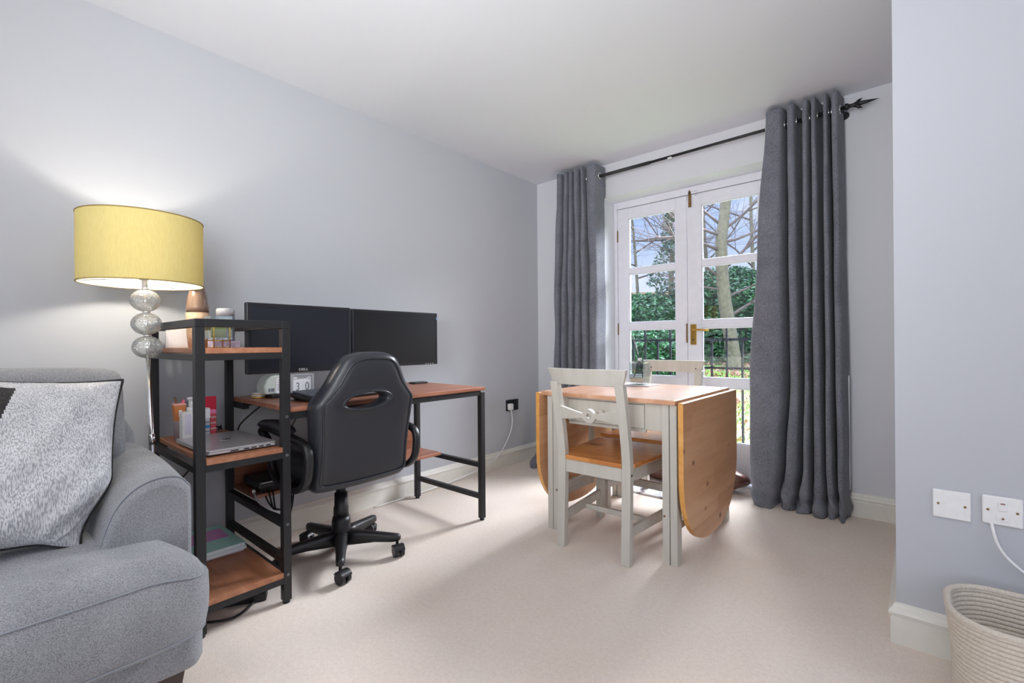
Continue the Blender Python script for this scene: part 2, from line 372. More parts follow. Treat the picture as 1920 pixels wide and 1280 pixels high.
FACE_X = Matrix(((0, 0, 1, 0), (1, 0, 0, 0), (0, 1, 0, 0), (0, 0, 0, 1)))   # text reading along +Y, facing +X
FACE_Y = Matrix(((1, 0, 0, 0), (0, 0, -1, 0), (0, 1, 0, 0), (0, 0, 0, 1)))  # reading along +X, facing -Y

# ------------------------------------------------------------------ the room
H = 2.4; XB, YB = 2.486, -1.294; YE, XE = -6.3, 5.3
DX0, DX1, DZ = .657, 1.85, 2.139      # opening for the garden doors
struct(MB().box(-.12, XE+.1, YE-.1, .14, -.12, 0).build('floor', 'carpet'))
struct(MB().box(-.12, XE+.1, YE-.1, .34, H, H+.12).build('ceiling', 'ceiling'))
struct(MB().box(-.12, 0, YE, .3, 0, H).build('wall_left', 'wall'))
w = MB(); w.box(0, DX0, 0, .3, 0, H).box(DX1, XB, 0, .3, 0, H).box(DX0, DX1, 0, .3, DZ, H)
struct(w.build('wall_window_side', 'reveal'))
struct(MB().box(XB, XE, YB, .3, 0, H).build('wall_right', 'wall'))
# far end of the room behind the camera, with openings added to let light in
w = MB(); w.box(0, 1.0, YE-.1, YE, 0, H).box(3.8, XE, YE-.1, YE, 0, H).box(1.0, 3.8, YE-.1, YE, 0, .6).box(1.0, 3.8, YE-.1, YE, 2.3, H)
struct(w.build('wall_rear', 'wall'))
w = MB(); w.box(XE, XE+.1, YE, -4.7, 0, H).box(XE, XE+.1, -2.5, YB, 0, H).box(XE, XE+.1, -4.7, -2.5, 0, .6).box(XE, XE+.1, -4.7, -2.5, 2.3, H)
struct(w.build('wall_far_right', 'wall'))
SK = [(0, 0), (.015, 0), (.015, .085), (.013, .09), (.019, .093), (.021, .103), (.017, .112), (.010, .119), (.006, .128), (0, .132)]
def skirting(name, p, q, nx, ny, m0=0, m1=0):
    p, q = Vector((p[0], p[1], 0)), Vector((q[0], q[1], 0)); n = Vector((nx, ny, 0)); d = (q-p).normalized()
    secs = []
    for c, mm in ((p, m0), (q, m1)): secs.append([c+n*a+Vector((0, 0, z))+d*a*mm for a, z in SK])
    struct(MB().loft(secs, smooth=False).build(name, 'skirt'))
skirting('baseboard_left', (0, YE), (0, 0), 1, 0, 0, -1)
skirting('baseboard_window_left', (0, 0), (DX0, 0), 0, -1, 1, 0)
skirting('baseboard_window_right', (DX1, 0), (XB, 0), 0, -1, 0, -1)
skirting('baseboard_alcove', (XB, 0), (XB, YB), -1, 0, 1, 1)
skirting('baseboard_right', (XB, YB), (XE, YB), 0, -1, -1, -1)
# reveal floor threshold
struct(MB().box(DX0, DX1, .14, .3, -.12, .012).build('trim_1', 'upvc'))

# ------------------------------------------------------------------ garden doors
DY = .19            # room-side face of the leaves
fr = MB(); fy0, fy1 = DY-.01, DY+.07
fr.box(DX0, .683, fy0, fy1, 0.012, DZ).box(1.822, DX1, fy0, fy1, 0.012, DZ).box(.683, 1.822, fy0, fy1, 2.085, DZ)
struct(fr.build('trim_2', 'upvc', bevel=.003))
def door_leaf(name, x0, x1, gx0, gx1):
    d = MB(); y0, y1 = DY, DY+.045; z0, z1 = .02, 2.081
    bars = [(z0, .283), (.671, .733), (1.100, 1.153), (1.548, 1.590), (1.996, z1)]
    d.box(x0, gx0, y0, y1, z0, z1).box(gx1, x1, y0, y1, z0, z1)
    for a, b in bars: d.box(gx0, gx1, y0+.0005, y1-.0005, a, b)
    o = struct(d.build(name, 'upvc', bevel=.002))
    for a, b in zip(bars[:-1], bars[1:]):
        MB().box(gx0-.004, gx1+.004, DY+.019, DY+.023, a[1]-.004, b[0]+.004).build('glass_pane', 'glass', o)
        for q in (0, 1):
            t = .009; bd = MB()
            zz = (a[1], a[1]+t) if q == 0 else (b[0]-t, b[0])
            bd.box(gx0, gx1, DY+.0075, DY+.018, *zz)
            xx = (gx0, gx0+t) if q == 0 else (gx1-t, gx1)
            bd.box(xx[0], xx[1], DY+.0075, DY+.018, a[1], b[0])
            bd.build('glazing_bead', 'upvc', o, bevel=.003)
    return o
dl = door_leaf('door_1', .686, 1.2515, .778, 1.166)
dr = door_leaf('door_2', 1.2545, 1.820, 1.355, 1.736)
F_ = DY
for z in (1.82, 1.062, .24):
    h = MB(); h.box(.681, .690, F_-.006, F_, z, z+.087).cyl((.6845, F_-.0045, z-.004), (.6845, F_-.0045, z+.091), .005, n=8); tag(h.build('hinge', 'old_brass', dl), 'dull brass hinge')
MB().box(1.243, 1.2535, F_-.006, F_-.0002, .99, 1.133).build('lock_edge', 'old_brass', dl)
tag(MB().box(1.275, 1.318, F_-.007, F_-.0002, .976, 1.126).build('lock_plate', 'brass', dr, bevel=.002), 'brass lever handle plate')
hh = MB(); hh.cyl((1.297, F_-.006, 1.085), (1.297, F_-.05, 1.085), .009, n=12)
hh.tube(catmull([(1.297, F_-.048, 1.085), (1.33, F_-.052, 1.085), (1.372, F_-.052, 1.082), (1.421, F_-.048, 1.080)], 6), [.008]*18+[.0055], n=10); tag(hh.build('door_handle', 'brass', dr), 'brass lever')
MB().cyl((1.297, F_-.0065, 1.012), (1.297, F_-.010, 1.012), .006, n=12).build('keyhole', 'dark_port', dr)
bo = MB(); bo.box(1.267, 1.288, F_-.010, F_-.0002, 1.990, 2.104).cyl((1.2775, F_-.013, 1.996), (1.2775, F_-.013, 2.112), .0045, n=8).cyl((1.2775, F_-.01, 2.02), (1.290, F_-.022, 2.02), .004, n=8)
tag(bo.build('slide_bolt', 'old_brass', dr), 'small aged brass slide bolt')
ch = MB(); ch.box(1.294, 1.335, F_-.0095, F_-.0005, 2.088, 2.098).cyl((1.318, F_-.0005, 2.073), (1.318, F_-.0075, 2.073), .004, n=8).cyl((1.330, F_-.0005, 2.073), (1.330, F_-.0075, 2.073), .004, n=8)
for i in range(5): ch.cyl((1.297+i*.008, F_-.006, 2.102), (1.301+i*.008, F_-.012, 2.096), .003, n=6)
ch.build('catch_plate', 'silver', dr)

# ------------------------------------------------------------------ juliet balcony railing
rl = thing('balcony_railing', 'black iron balcony railing outside the glazed garden doors', 'railing', (1.26, .42, 0))
for z, t in ((1.134, .012), (1.012, .009), (.798, .008), (.12, .010)): MB().box(.55, 1.98, .412, .428, z-t, z+t).build('rail', 'rail_iron', rl)
for i in range(13):
    x = .594+i*.1082
    MB().box(x-.007, x+.007, .413, .427, .10, 1.134 if i % 2 == 0 else 1.012).build('baluster', 'rail_iron', rl)
for x in (.55, 1.98): MB().box(x-.012, x+.012, .408, .432, -.10, 1.15).build('post', 'rail_iron', rl)

# ------------------------------------------------------------------ curtains
ROD = (-.10, 2.288)
cp = thing('curtain_pole', 'thin black metal curtain pole with a spear finial above the doors', 'curtain pole', (1.2, -.1, 2.288))
MB().cyl((.30, ROD[0], ROD[1]-.004), (1.10, ROD[0], ROD[1]-.004), .0125, n=14).cyl((1.02, ROD[0], ROD[1]-.004), (2.245, ROD[0], ROD[1]+.006), .0095, n=14).build('pole', 'black_metal', cp)
for x, sgn in ((2.245, 1),):
    f = MB(); c = Vector((x, -.1, 2.294)); X = Vector((sgn, 0, 0))
    T = Matrix.Translation(c) @ (Matrix.Rotation(R(90*sgn), 4, 'Y'))
    f.lathe([(.001, -.002), (.018, 0), (.018, .015), (.012, .018), (.010, .03), (.012, .045), (.010, .05), (.006, .055)], n=14, T=T)
    f.lathe([(.006, .05), (.012, .07), (.009, .10), (.0005, .15)], n=10, T=T)
    for s2 in (-1, 1):
        pts = [c+X*a+Vector((0, 0, s2*b)) for a, b in ((.045, .004), (.055, .010), (.065, .020), (.078, .026))]
        f.tube(pts, [.009, .009, .007, .001], n=8)
    f.build('finial', 'black_metal', cp)
for x in (.335, 2.235):
    MB().cyl((x, -.0005, 2.285), (x, -.008, 2.285), .022, n=16).cyl((x, -.006, 2.285), (x, -.1, 2.285), .006, n=8).build('bracket', 'black_metal', cp)
tag(MB().box(1.235, 1.262, -.114, -.0995, 2.272, 2.279).build('worn_patch', 'white', cp), 'pale chipped spot on the pole')

def curtain(label, levels, ztop, lead=None, foot=None):
    """levels: (z, crests[(xa,xb)], yfront, yback)"""
    root = thing('curtain', label, 'curtain', (levels[0][1][0][0], -.1, 0))
    def ctrl(cr, yf, yb, ye0, ye1):
        ym = (yf+yb)/2; p = []
        for i, (a, b) in enumerate(cr):
            w = b-a
            if i == 0: p.append((a+.015, yb+.01))
            p += [(a, ym), (a+.10*w+.002, yf+.012), (a+.35*w, yf-.002), (a+.65*w, yf-.002), (b-.10*w-.002, yf+.012), (b, ym)]
            if i < len(cr)-1:
                c = cr[i+1][0]; p += [((b+c)/2-.004, yb), ((b+c)/2+.004, yb)]
            else: p.append((b+.010, yb-.01))
        return p
    zs = [ztop-.0, ztop-.02, ztop-.05]; z = ztop-.12
    while z > .35: zs.append(z); z -= .06
    z = .33
    while z > .004: zs.append(z); z -= .015
    zs.append(.004)
    rows = []
    rnd = random.Random(4)
    ph = [rnd.uniform(0, 6.28) for _ in range(40)]
    for z in zs:
        for k in range(len(levels)-1):
            if levels[k][0] >= z >= levels[k+1][0] or k == len(levels)-2:
                a, b = levels[k], levels[k+1]
                if levels[k][0] >= z >= levels[k+1][0]: break
        t = sstep((a[0]-z)/(a[0]-b[0])) if a[0] >= z else 0
        cr = [(lerp(p[0], q[0], t), lerp(p[1], q[1], t)) for p, q in zip(a[1], b[1])]
        yf, yb = lerp(a[2], b[2], t), lerp(a[3], b[3], t)
        p = ctrl(cr, yf, yb, 0, 0)
        row = catmull(p, 7)
        out = []
        for j, (x, y) in enumerate(row):
            u = j/len(row)
            wob = .006*sin(z*5+u*19+ph[0])+.004*sin(z*11+u*31+ph[1])
            low = sstep((.22-z)/.2)
            wob2 = low*(.020*sin(z*42+u*23+ph[2])+.010*sin(z*70+u*47))
            x2 = x+low*.008*sin(z*50+u*30)
            zz = z
            if z < .02: zz = .004
            out.append((x2, min(y+wob*(.3 if z > ztop-.2 else 1)+wob2, -.024), zz))
        rows.append(out)
    MB().loft(rows, closed=False, caps=False, smooth=True).build('cloth', 'curtain', root, solid=.003, fix=False)
    return root
L1 = [(2.365, [(.318, .376), (.392, .433), (.441, .474), (.487, .533), (.550, .582), (.596, .690)], -.165, -.035),
      (1.20, [(.283, .339), (.355, .402), (.417, .468), (.486, .533), (.545, .603), (.618, .692)], -.165, -.04),
      (.72, [(.278, .339), (.355, .402), (.417, .468), (.486, .533), (.545, .603), (.618, .692)], -.17, -.04),
      (.32, [(.235, .30), (.315, .38), (.39, .45), (.465, .52), (.535, .59), (.61, .68)], -.25, -.10),
      (.0, [(.165, .25), (.27, .345), (.36, .43), (.45, .51), (.53, .59), (.61, .68)], -.345, -.20)]
lc = curtain('grey woven eyelet curtain in the corner, left of the garden doors', L1, 2.365)
R1 = [(2.375, [(1.852, 1.952), (1.968, 2.013), (2.045, 2.079), (2.089, 2.117), (2.147, 2.172), (2.184, 2.222)], -.165, -.035),
      (1.6, [(1.800, 1.95), (1.968, 2.02), (2.045, 2.078), (2.088, 2.125), (2.146, 2.178), (2.190, 2.228)], -.168, -.035),
      (.80, [(1.752, 1.955), (1.976, 2.030), (2.048, 2.078), (2.090, 2.134), (2.148, 2.183), (2.195, 2.238)], -.175, -.035),
      (.30, [(1.752, 1.93), (1.95, 2.02), (2.04, 2.078), (2.090, 2.138), (2.148, 2.188), (2.200, 2.240)], -.18, -.04),
      (.0, [(1.76, 1.895), (1.918, 1.99), (2.005, 2.07), (2.085, 2.145), (2.16, 2.20), (2.21, 2.245)], -.165, -.05)]
rc = curtain('grey woven eyelet curtain pooling on the carpet, right of the garden doors', R1, 2.375)
for root, lv in ((lc, L1), (rc, R1)):
    for a, b in lv[0][1]:
        for x in (a, b):
            pts = [(x, -.1+.021*cos(2*pi*i/16), 2.288+.021*sin(2*pi*i/16)) for i in range(16)]
            MB().tube(pts, .0045, n=6, closed=True).build('eyelet', 'chrome', root)
MB().box(2.240, 2.252, -.062, -.055, .16, .80).build('lining_edge', 'lining', rc)

# ------------------------------------------------------------------ sockets
so = thing('wall_socket', 'black double wall socket with a white plug in it', 'socket', (0, -.365, .49))
MB().box(.0, .009, -.441, -.290, .443, .533).build('plate', 'black_metal', so, bevel=.003)
for y in (-.385, -.345): MB().box(.009, .013, y-.008, y+.008, .505, .522).build('switch', 'black_plastic', so, bevel=.001)
for y in (-.435, -.296): MB().cyl((.009, y, .488), (.0105, y, .488), .003, n=8).build('screw', 'bolt_grey', so)
pg = thing('plug', 'white plug in the black double wall socket', 'plug', (.01, -.41, .48))
MB().prism(rrect(-.432, -.386, .452, .505, .01), 'X', .0095, .040).build('plug_body', 'white', pg, bevel=.005)
MB().tube(catmull([(.03, -.408, .455), (.035, -.405, .42), (.035, -.40, .36), (.03, -.41, .29), (.025, -.47, .19), (.024, -.57, .10), (.03, -.70, .06), (.04, -.95, .03), (.045, -1.3, .012), (.045, -1.7, .008)], 8), .0042, n=8).build('cord', 'white', pg)
bp = thing('blanking_plate', 'white blank square wall plate without a switch', 'wall plate', (2.62, YB, .482))
MB().box(2.577, 2.664, YB-.008, YB, .439, .526).build('plate', 'white', bp, bevel=.003)
for x in (2.590, 2.651): MB().cyl((x, YB-.008, .4825), (x, YB-.0092, .4825), .0035, n=10).build('screw', 'old_brass', bp)
fs = thing('fused_switch', 'white switched wall plate with red neon, fuse holder and cord', 'switch', (2.73, YB, .488))
MB().box(2.688, 2.773, YB-.009, YB, .445, .530).build('plate', 'white', fs, bevel=.004)
for x in (2.700, 2.761): MB().cyl((x, YB-.009, .488), (x, YB-.0102, .488), .0035, n=10).build('screw', 'old_brass', fs)
MB().box(2.722, 2.740, YB-.013, YB-.009, .488, .514).build('rocker', 'white', fs, bevel=.002)
MB().box(2.726, 2.736, YB-.0135, YB-.0128, .509, .512).build('neon', plain('dark_red_neon', rgb(120, 50, 50), .4), fs)
MB().prism(rrect(2.717, 2.745, .459, .476, .004), 'Y', YB-.012, YB-.009).build('fuse_holder', 'white', fs, bevel=.001)
MB().cyl((2.731, YB-.012, .4665), (2.731, YB-.0135, .4665), .003, n=8).build('screw', 'old_brass', fs)
MB().tube(catmull([(2.708, YB-.006, .447), (2.712, YB-.02, .42), (2.722, YB-.022, .385), (2.745, YB-.022, .35), (2.79, YB-.022, .31), (2.86, YB-.022, .26), (2.95, YB-.024, .2), (3.1, YB-.025, .10), (3.2, YB-.03, .01)], 8), .0042, n=8).build('cord', 'white', fs)

# ------------------------------------------------------------------ desk with shelf tower
DY0, DY1 = -2.80, -1.39; FX0, FX1 = .075, .705; PT = .030
dk = thing('desk', 'walnut-effect desk with black steel frame and a built-in shelf tower', 'desk', (.39, -2.1, 0))
def post(x, y, z1, feet=True):
    m = MB().box(x, x+PT, y, y+PT, .012, z1).build('leg', 'black_metal', dk, bevel=.0015)
    MB().cyl((x+PT/2, y+PT/2, 0), (x+PT/2, y+PT/2, .013), .013, n=12).build('foot', 'black_plastic', m)
    return m
TZ = 1.088
for x in (FX0, FX1-PT):
    post(x, DY0, TZ-.0285); post(x, -2.513, TZ-.0285); 
post(FX0, DY1-PT, .722); post(FX1-.015-PT, DY1-PT, .722)
g = MB()                                    # top hoop of the tower
g.box(FX0, FX1, DY0, DY0+PT, TZ-.028, TZ).box(FX0, FX1, -2.513, -2.483, TZ-.028, TZ).box(FX0, FX0+PT, DY0+PT, -2.513, TZ-.028, TZ).box(FX1-PT, FX1, DY0+PT, -2.513, TZ-.028, TZ)
g.build('top_hoop', 'black_metal', dk, bevel=.0015)
for zt in (.968, .585, .104):               # frames under the three tower shelves
    g = MB(); a, b = zt-.024, zt-.0005
    g.box(FX0+PT, FX1-PT, DY0, DY0+.026, a, b).box(FX0+PT, FX1-PT, -2.509, -2.483, a, b).box(FX0, FX0+.026, DY0+PT, -2.513, a, b).box(FX1-.026, FX1, DY0+PT, -2.513, a, b)
    g.build('shelf_frame', 'black_metal', dk, bevel=.001)
    MB().box(FX0+.003, FX1+.001, DY0+.031, -2.5135, zt, zt+.019).build('shelf', 'walnut_x', dk, bevel=.0015)
MB().box(FX0+PT, FX1-PT, -2.510, -2.488, .150, .176).build('side_rail', 'black_metal', dk, bevel=.001)
MB().box(FX0+PT, FX1-PT, -2.512, -2.484, .290, .318).build('side_rail', 'black_metal', dk, bevel=.001)
MB().box(FX0-.004, FX1-.012, -2.482, DY1, .733, .752).build('desktop', 'walnut', dk, bevel=.002)
g = MB(); g.box(.66, .686, -2.483, DY1-PT, .705, .7325).box(FX0, FX0+.026, -2.483, DY1-PT, .705, .7325)
g.box(FX0+PT, .66, DY1-.028, DY1-.002, .705, .7325).box(FX0+PT, .22, -2.483, -2.457, .705, .7325)
g.build('desk_frame', 'black_metal', dk, bevel=.001)
for z in (.310, .132): MB().box(FX0+PT, .66, DY1-.028, DY1-.003, z-.013, z+.013).build('end_rail', 'black_metal', dk, bevel=.001)
MB().box(FX0+.005, .35, -2.483, -1.424, .322, .338).build('lower_shelf', 'walnut', dk, bevel=.0015)
MB().box(FX0+.006, FX0+.022, -2.483, -1.424, .339, .47).build('back_panel', 'walnut', dk, bevel=.001)
for y, z in ((-2.498, .305), (-2.498, .112), (-2.498, .955), (-2.785, 1.074), (-2.498, .72), (-2.498, .572)):
    MB().cyl((FX1, y, z), (FX1+.0025, y, z), .006, n=12).cyl((FX1+.001, y, z), (FX1+.003, y, z), .003, n=6).build('bolt', 'bolt_grey' if z < .9 else 'black_metal', dk)

# ------------------------------------------------------------------ monitors
def monitor(name, label, y0, y1, z0, z1, x, scr, bez, brand=None):
    m = thing(name, label, 'monitor', (x, (y0+y1)/2, z0))
    MB().box(x-.030, x, y0, y1, z0, z1).build('casing', 'bezel', m, bevel=.004)
    MB().box(x-.055, x-.030, y0+.08, y1-.08, z0+.06, z1-.06).build('rear_cover', 'black_plastic', m, bevel=.01)
    MB().box(x-.002, x+.0005, y0+bez, y1-bez, z0+bez*1.35, z1-bez).build('screen', scr, m)
    e = MB(); t = .0022
    a, b, c, d = y0+bez, y1-bez, z0+bez*1.35, z1-bez
    e.box(x, x+.0018, a-t, b+t, c-t, c).box(x, x+.0018, a-t, b+t, d, d+t).box(x, x+.0018, a-t, a, c, d).box(x, x+.0018, b, b+t, c, d)
    e.build('screen_rim', 'bezel', m)
    if brand: tag(text(brand, .0165, 'white', m, (x+.0012, (y0+y1)/2, z0+bez*.62), FACE_X, 'logo', sx=1.25), 'silver brand letters on the lower bezel')
    return m
m1 = monitor('monitor', 'left computer monitor with dark blue-grey screen, behind the shelf tower', -2.494, -1.990, .866, 1.188, .30, 'dark_screen', .019, 'DELL')
m2 = monitor('monitor', 'right computer monitor with black screen, nearer the window', -1.980, -1.405, .872, 1.185, .30, 'screen_black', .012)
MB().box(.30, .302, -1.417, -1.408, 1.145, 1.160).build('sticker', plain('blue_sticker', rgb(90, 150, 200), .4), m2)
b = MB()
for i in range(4): b.box(.30, .3012, -1.50+i*.018, -1.494+i*.018, .876, .880)
b.build('buttons', 'silver', m2)
ma = thing('twin_screen_bracket', 'black double-armed pole clamped to the rear of the desk, holding both screens', 'bracket', (.13, -1.985, .752))
MB().cyl((.13, -1.985, .765), (.13, -1.985, 1.10), .0175, n=18).build('pole', 'black_metal', ma)
MB().box(.072, .18, -2.03, -1.94, .7525, .766).box(.066, .0705, -2.02, -1.95, .69, .766).build('clamp', 'black_metal', ma, bevel=.002)
for yy in (-2.242, -1.692):
    g = MB(); g.tube([(.13, -1.985, 1.02), (.15, (yy-1.985)/2+.02*(1 if yy < -2 else -1), 1.02), (.225, yy, 1.02)], .014, n=10); g.cyl((.225, yy, 1.02), (.2445, yy, 1.02), .03, n=14)
    g.build('arm', 'black_metal', ma)

# ------------------------------------------------------------------ on the desk
ZD = .752
kb = thing('keyboard', 'black computer keyboard on the desk behind the gaming chair', 'keyboard', (.50, -2.15, ZD), R(8))
kbz = ZD+.006
Tk = WM[kb.name] @ Matrix.Rotation(R(5), 4, 'Y')
MB().box(-.085, .085, -.225, .225, .010, .026, T=Tk).build('base', 'black_plastic', kb, bevel=.006)
k = MB()
for r in range(6):
    n = 20 if r < 5 else 14
    for c in range(n):
        w_ = .42/n
        k.box(-.070+r*.0235, -.070+r*.0235+.019, -.212+c*w_, -.212+c*w_+w_*.86, .027, .036, T=Tk)
k.build('keycaps', plain('slate_keycaps', rgb(66, 70, 78), .45), kb, bevel=.0015, seg=1)
f = MB()
for y in (-.19, .19): f.box(-.07, -.055, y-.012, y+.012, -.0, .012, T=WM[kb.name])
f.build('feet', 'black_plastic', kb)
wk = thing('keyboard', 'slim white keyboard lying behind the black keyboard', 'keyboard', (.27, -2.09, ZD), R(6))
Tw = WM[wk.name]
MB().box(-.06, .06, -.16, .16, .0, .016, T=Tw).build('base', 'white', wk, bevel=.004)
k = MB()
for r in range(5):
    for c in range(14): k.box(-.052+r*.021, -.052+r*.021+.017, -.153+c*.022, -.153+c*.022+.019, .0155, .0185, T=Tw)
k.build('keycaps', 'paper', wk)
ca = thing('block_calendar', 'small silver framed block calendar reading January 30', 'calendar', (.43, -2.315, ZD))
x = .45; y0, y1, z0, z1 = -2.366, -2.264, .753, .865
g = MB(); g.box(x-.055, x, y0, y0+.008, z0, z1).box(x-.055, x, y1-.008, y1, z0, z1).box(x-.055, x, y0+.008, y1-.008, z1-.008, z1).box(x-.055, x, y0+.008, y1-.008, z0, z0+.008)
g.build('frame', 'silver', ca, bevel=.001)
for i, (a, d) in enumerate((('3', 0), ('0', 1))):
    ya = y0+.009+.042*i
    q = MB().box(x-.05, x-.004, ya, ya+.0415, z0+.009, z1-.022).build('number_block', 'paper', ca, bevel=.0012)
    MT['grey_ink'] = MT.get('grey_ink') or plain('grey_ink', rgb(120, 122, 130), .7)
    text(a, .052, 'grey_ink', q, (x-.0036, ya+.0208, z0+.055), FACE_X, 'digit', sx=.75)
q = MB().box(x-.05, x-.004, y0+.009, y1-.009, z1-.021, z1-.009).build('month_block', 'paper', ca, bevel=.001)
text('JANUARY', .011, 'grey_ink', q, (x-.0036, (y0+y1)/2, z1-.0155), FACE_X, 'month')
# white packaged roll with a printed label, on a black box
bb = thing('cable_box', 'flat black box under the white labelled pack on the desk', 'box', (.25, -2.36, ZD))
MB().box(.20, .32, -2.395, -2.285, ZD, ZD+.016).build('casing', 'black_plastic', bb, bevel=.002)
pk = thing('labelled_pack', 'pale translucent rounded pack with a white printed label, below the left monitor', 'packaging', (.24, -2.38, ZD+.0165))
o_ = [(y+.022, z) for y, z in [(-2.438, .769), (-2.30, .769), (-2.30, .858), (-2.395, .858), (-2.415, .852), (-2.432, .835), (-2.443, .805)]]
MB().prism(o_, 'X', .20, .295, smooth=False).build('wrap', plain('milky_plastic', rgb(206, 214, 206), .3), pk, bevel=.008)
MB().box(.295, .2965, -2.368, -2.284, .772, .842).build('label', 'paper', pk)
g = MB()
for z_, l_ in ((.832, .03), (.822, .065), (.812, .07), (.804, .06), (.796, .07), (.788, .05)): g.box(.2965, .2969, -2.363, -2.363+l_, z_, z_+.0028)
g.box(.2955, .2962, -2.402, -2.394, .782, .797).box(.2955, .2962, -2.390, -2.376, .782, .797)
g.build('print', 'grey_ink', pk)
tn = thing('round_tin', 'small round white tin with gold edges at the left end of the desktop', 'tin', (.205, -2.412, ZD))
MB().lathe([(.001, 0), (.030, 0), (.031, .002), (.031, .008), (.0295, .009)], (.225, -2.418, ZD), 28).lathe([(.0295, .016), (.031, .017), (.031, .020), (.028, .0215), (.001, .0215)], (.225, -2.418, ZD), 28).build('rims', plain('gold_edge', rgb(214, 170, 96), .3, .6), tn)
MB().lathe([(.001, .0085), (.0298, .0085), (.0298, .0225), (.001, .0225)], (.225, -2.418, ZD), 28).build('body', 'white', tn)
ph = MB().prism(rrect(.165, .225, -1.525, -1.42, .008), 'Z', ZD, ZD+.010).build('mobile_phone', 'black_plastic', bevel=.002)
tag(ph, 'black mobile phone lying on the desk under the right monitor', 'phone')
# cables under the desk
MT['black_cable'] = plain('black_cable', rgb(22, 22, 24), .45)
for nm, lb, pts, r_ in (
    ('cable', 'black cable hanging from the desktop left of the chair, reaching behind the laptop shelf', [(.12, -2.33, .735), (.10, -2.36, .70), (.07, -2.44, .62), (.06, -2.47, .55), (.06, -2.56, .5), (.06, -2.66, .50)], .004),
    ('cable', 'black cable sagging along the wall below the laptop shelf', [(.055, -2.52, .62), (.05, -2.60, .50), (.045, -2.68, .40), (.045, -2.78, .34), (.045, -2.86, .33)], .004),
    ('cable', 'black cable curving over the middle tower shelf behind the laptop', [(.12, -2.60, .612), (.10, -2.56, .622), (.08, -2.53, .612), (.058, -2.52, .58)], .0035),
    ('cable', 'thin black cable hanging behind the chair armrest', [(.16, -2.19, .732), (.15, -2.20, .65), (.13, -2.24, .55), (.12, -2.27, .45), (.12, -2.25, .345)], .003)):
    tag(MB().tube(catmull(pts, 8), r_, n=8).build(nm, 'black_cable'), lb, 'cable')
rt = thing('router', 'black router box with white status lights on the lower desk shelf', 'router', (.24, -2.38, .338))
MB().box(.15, .33, -2.46, -2.20, .352, .388).build('casing', 'black_plastic', rt, bevel=.006)
MB().box(.16, .32, -2.45, -2.21, .3385, .353).build('base', 'black_plastic', rt, bevel=.002)
MB().cyl((.331, -2.33, .362), (.3335, -2.33, .362), .004, n=10).build('status_light', emit('white_led', (.8, .9, 1, 1), 12), rt)
MB().box(.3305, .3312, -2.45, -2.38, .378, .381).build('stripe', 'silver', rt)
wc = thing('white_cable', 'short white cable with plug resting on the side rail of the desk', 'cable', (.45, -2.49, .32))
MB().tube(catmull([(.30, -2.47, .343), (.36, -2.485, .335), (.42, -2.492, .325), (.52, -2.495, .323), (.60, -2.485, .323)], 6), .004, n=8).build('cord', 'white', wc)
MB().cyl((.285, -2.465, .345), (.31, -2.474, .345), .007, n=10).build('connector', 'white', wc)
lp = thing('cable_bundle', 'tangle of black cables drooping under the lower desk shelf', 'cables', (.38, -2.38, .3))
for i, pts in enumerate(([(.33, -2.44, .345), (.375, -2.43, .30), (.42, -2.40, .28), (.47, -2.33, .29), (.38, -2.28, .33)], [(.34, -2.40, .345), (.41, -2.41, .27), (.46, -2.38, .25), (.43, -2.25, .30), (.36, -2.2, .33)], [(.345, -2.36, .345), (.40, -2.38, .26), (.45, -2.33, .22), (.42, -2.24, .27), (.36, -2.15, .33)])):
    MB().tube(catmull([(x_, -2.44+(y_+2.44)*.42, z_) for x_, y_, z_ in pts], 7), .0035, n=7).build('cord', 'black_cable', lp)
ps = thing('power_strip', 'black power strip with cords on the carpet under the shelf tower', 'power strip', (.56, -2.66, 0))
Tp = Matrix.Translation((.545, -2.63, 0)) @ Matrix.Rotation(R(62), 4, 'Z')
MB().box(-.11, .11, -.025, .025, .0, .032, T=Tp).build('casing', 'black_plastic', ps, bevel=.004)
for i in range(3): MB().box(-.09+i*.062, -.055+i*.062, -.014, .014, .032, .034, T=Tp).build('outlet', 'dark_port', ps)
MB().cyl((.50, -2.545, .012), (.488, -2.525, .012), .01, n=10).build('blue_connector', plain('blue_plastic', rgb(70, 110, 190), .4), ps)
MB().tube(catmull([(.62, -2.76, .012), (.66, -2.68, .008), (.62, -2.60, .008), (.52, -2.54, .01), (.48, -2.50, .008)], 7), .0045, n=7).build('cord', 'black_cable', ps)

# ------------------------------------------------------------------ on the tower shelves
Z2 = .6045
lt = thing('laptop', 'closed silver laptop lying on the middle tower shelf', 'laptop', (.48, -2.64, Z2))
Tl = Matrix.Translation((.482, -2.640, Z2)) @ Matrix.Rotation(R(1), 4, 'Z')
o_ = rrect(-.184, .184, -.118, .118, .010)
def tz(o, a, T): return [[tuple(T @ Vector((x, y, z))) for x, y in inset(o, ins)] for ins, z in a]
MB().loft(tz(o_, ((.006, .004), (0, .007), (0, .0145)), Tl), smooth=False).build('base', 'silver', lt)
MB().loft(tz(o_, ((0, .0158), (0, .0195), (.002, .0215)), Tl), smooth=False).build('lid', plain('brushed_aluminium', rgb(196, 194, 198), .28, .6), lt)
MB().box(-.17, .17, -.108, .108, .0, .0045, T=Tl).build('rubber_feet', 'black_plastic', lt)
MB().lathe([(.001, 0), (.017, 0), (.017, .0008), (.001, .0008)], tuple(Tl @ Vector((0, 0, .0213))), 28).build('logo', 'chrome', lt)
g = MB()
for a, b in ((-.045, -.018), (.000, .018), (.026, .044), (.053, .070), (.078, .095)): g.box(.1838, .1848, a, b, .0085, .0125, T=Tl)
g.build('ports', 'dark_port', lt)
cu = thing('tumbler', 'grey-pink tapered tumbler on the middle tower shelf holding the orange pot', 'tumbler', (.236, -2.727, Z2))
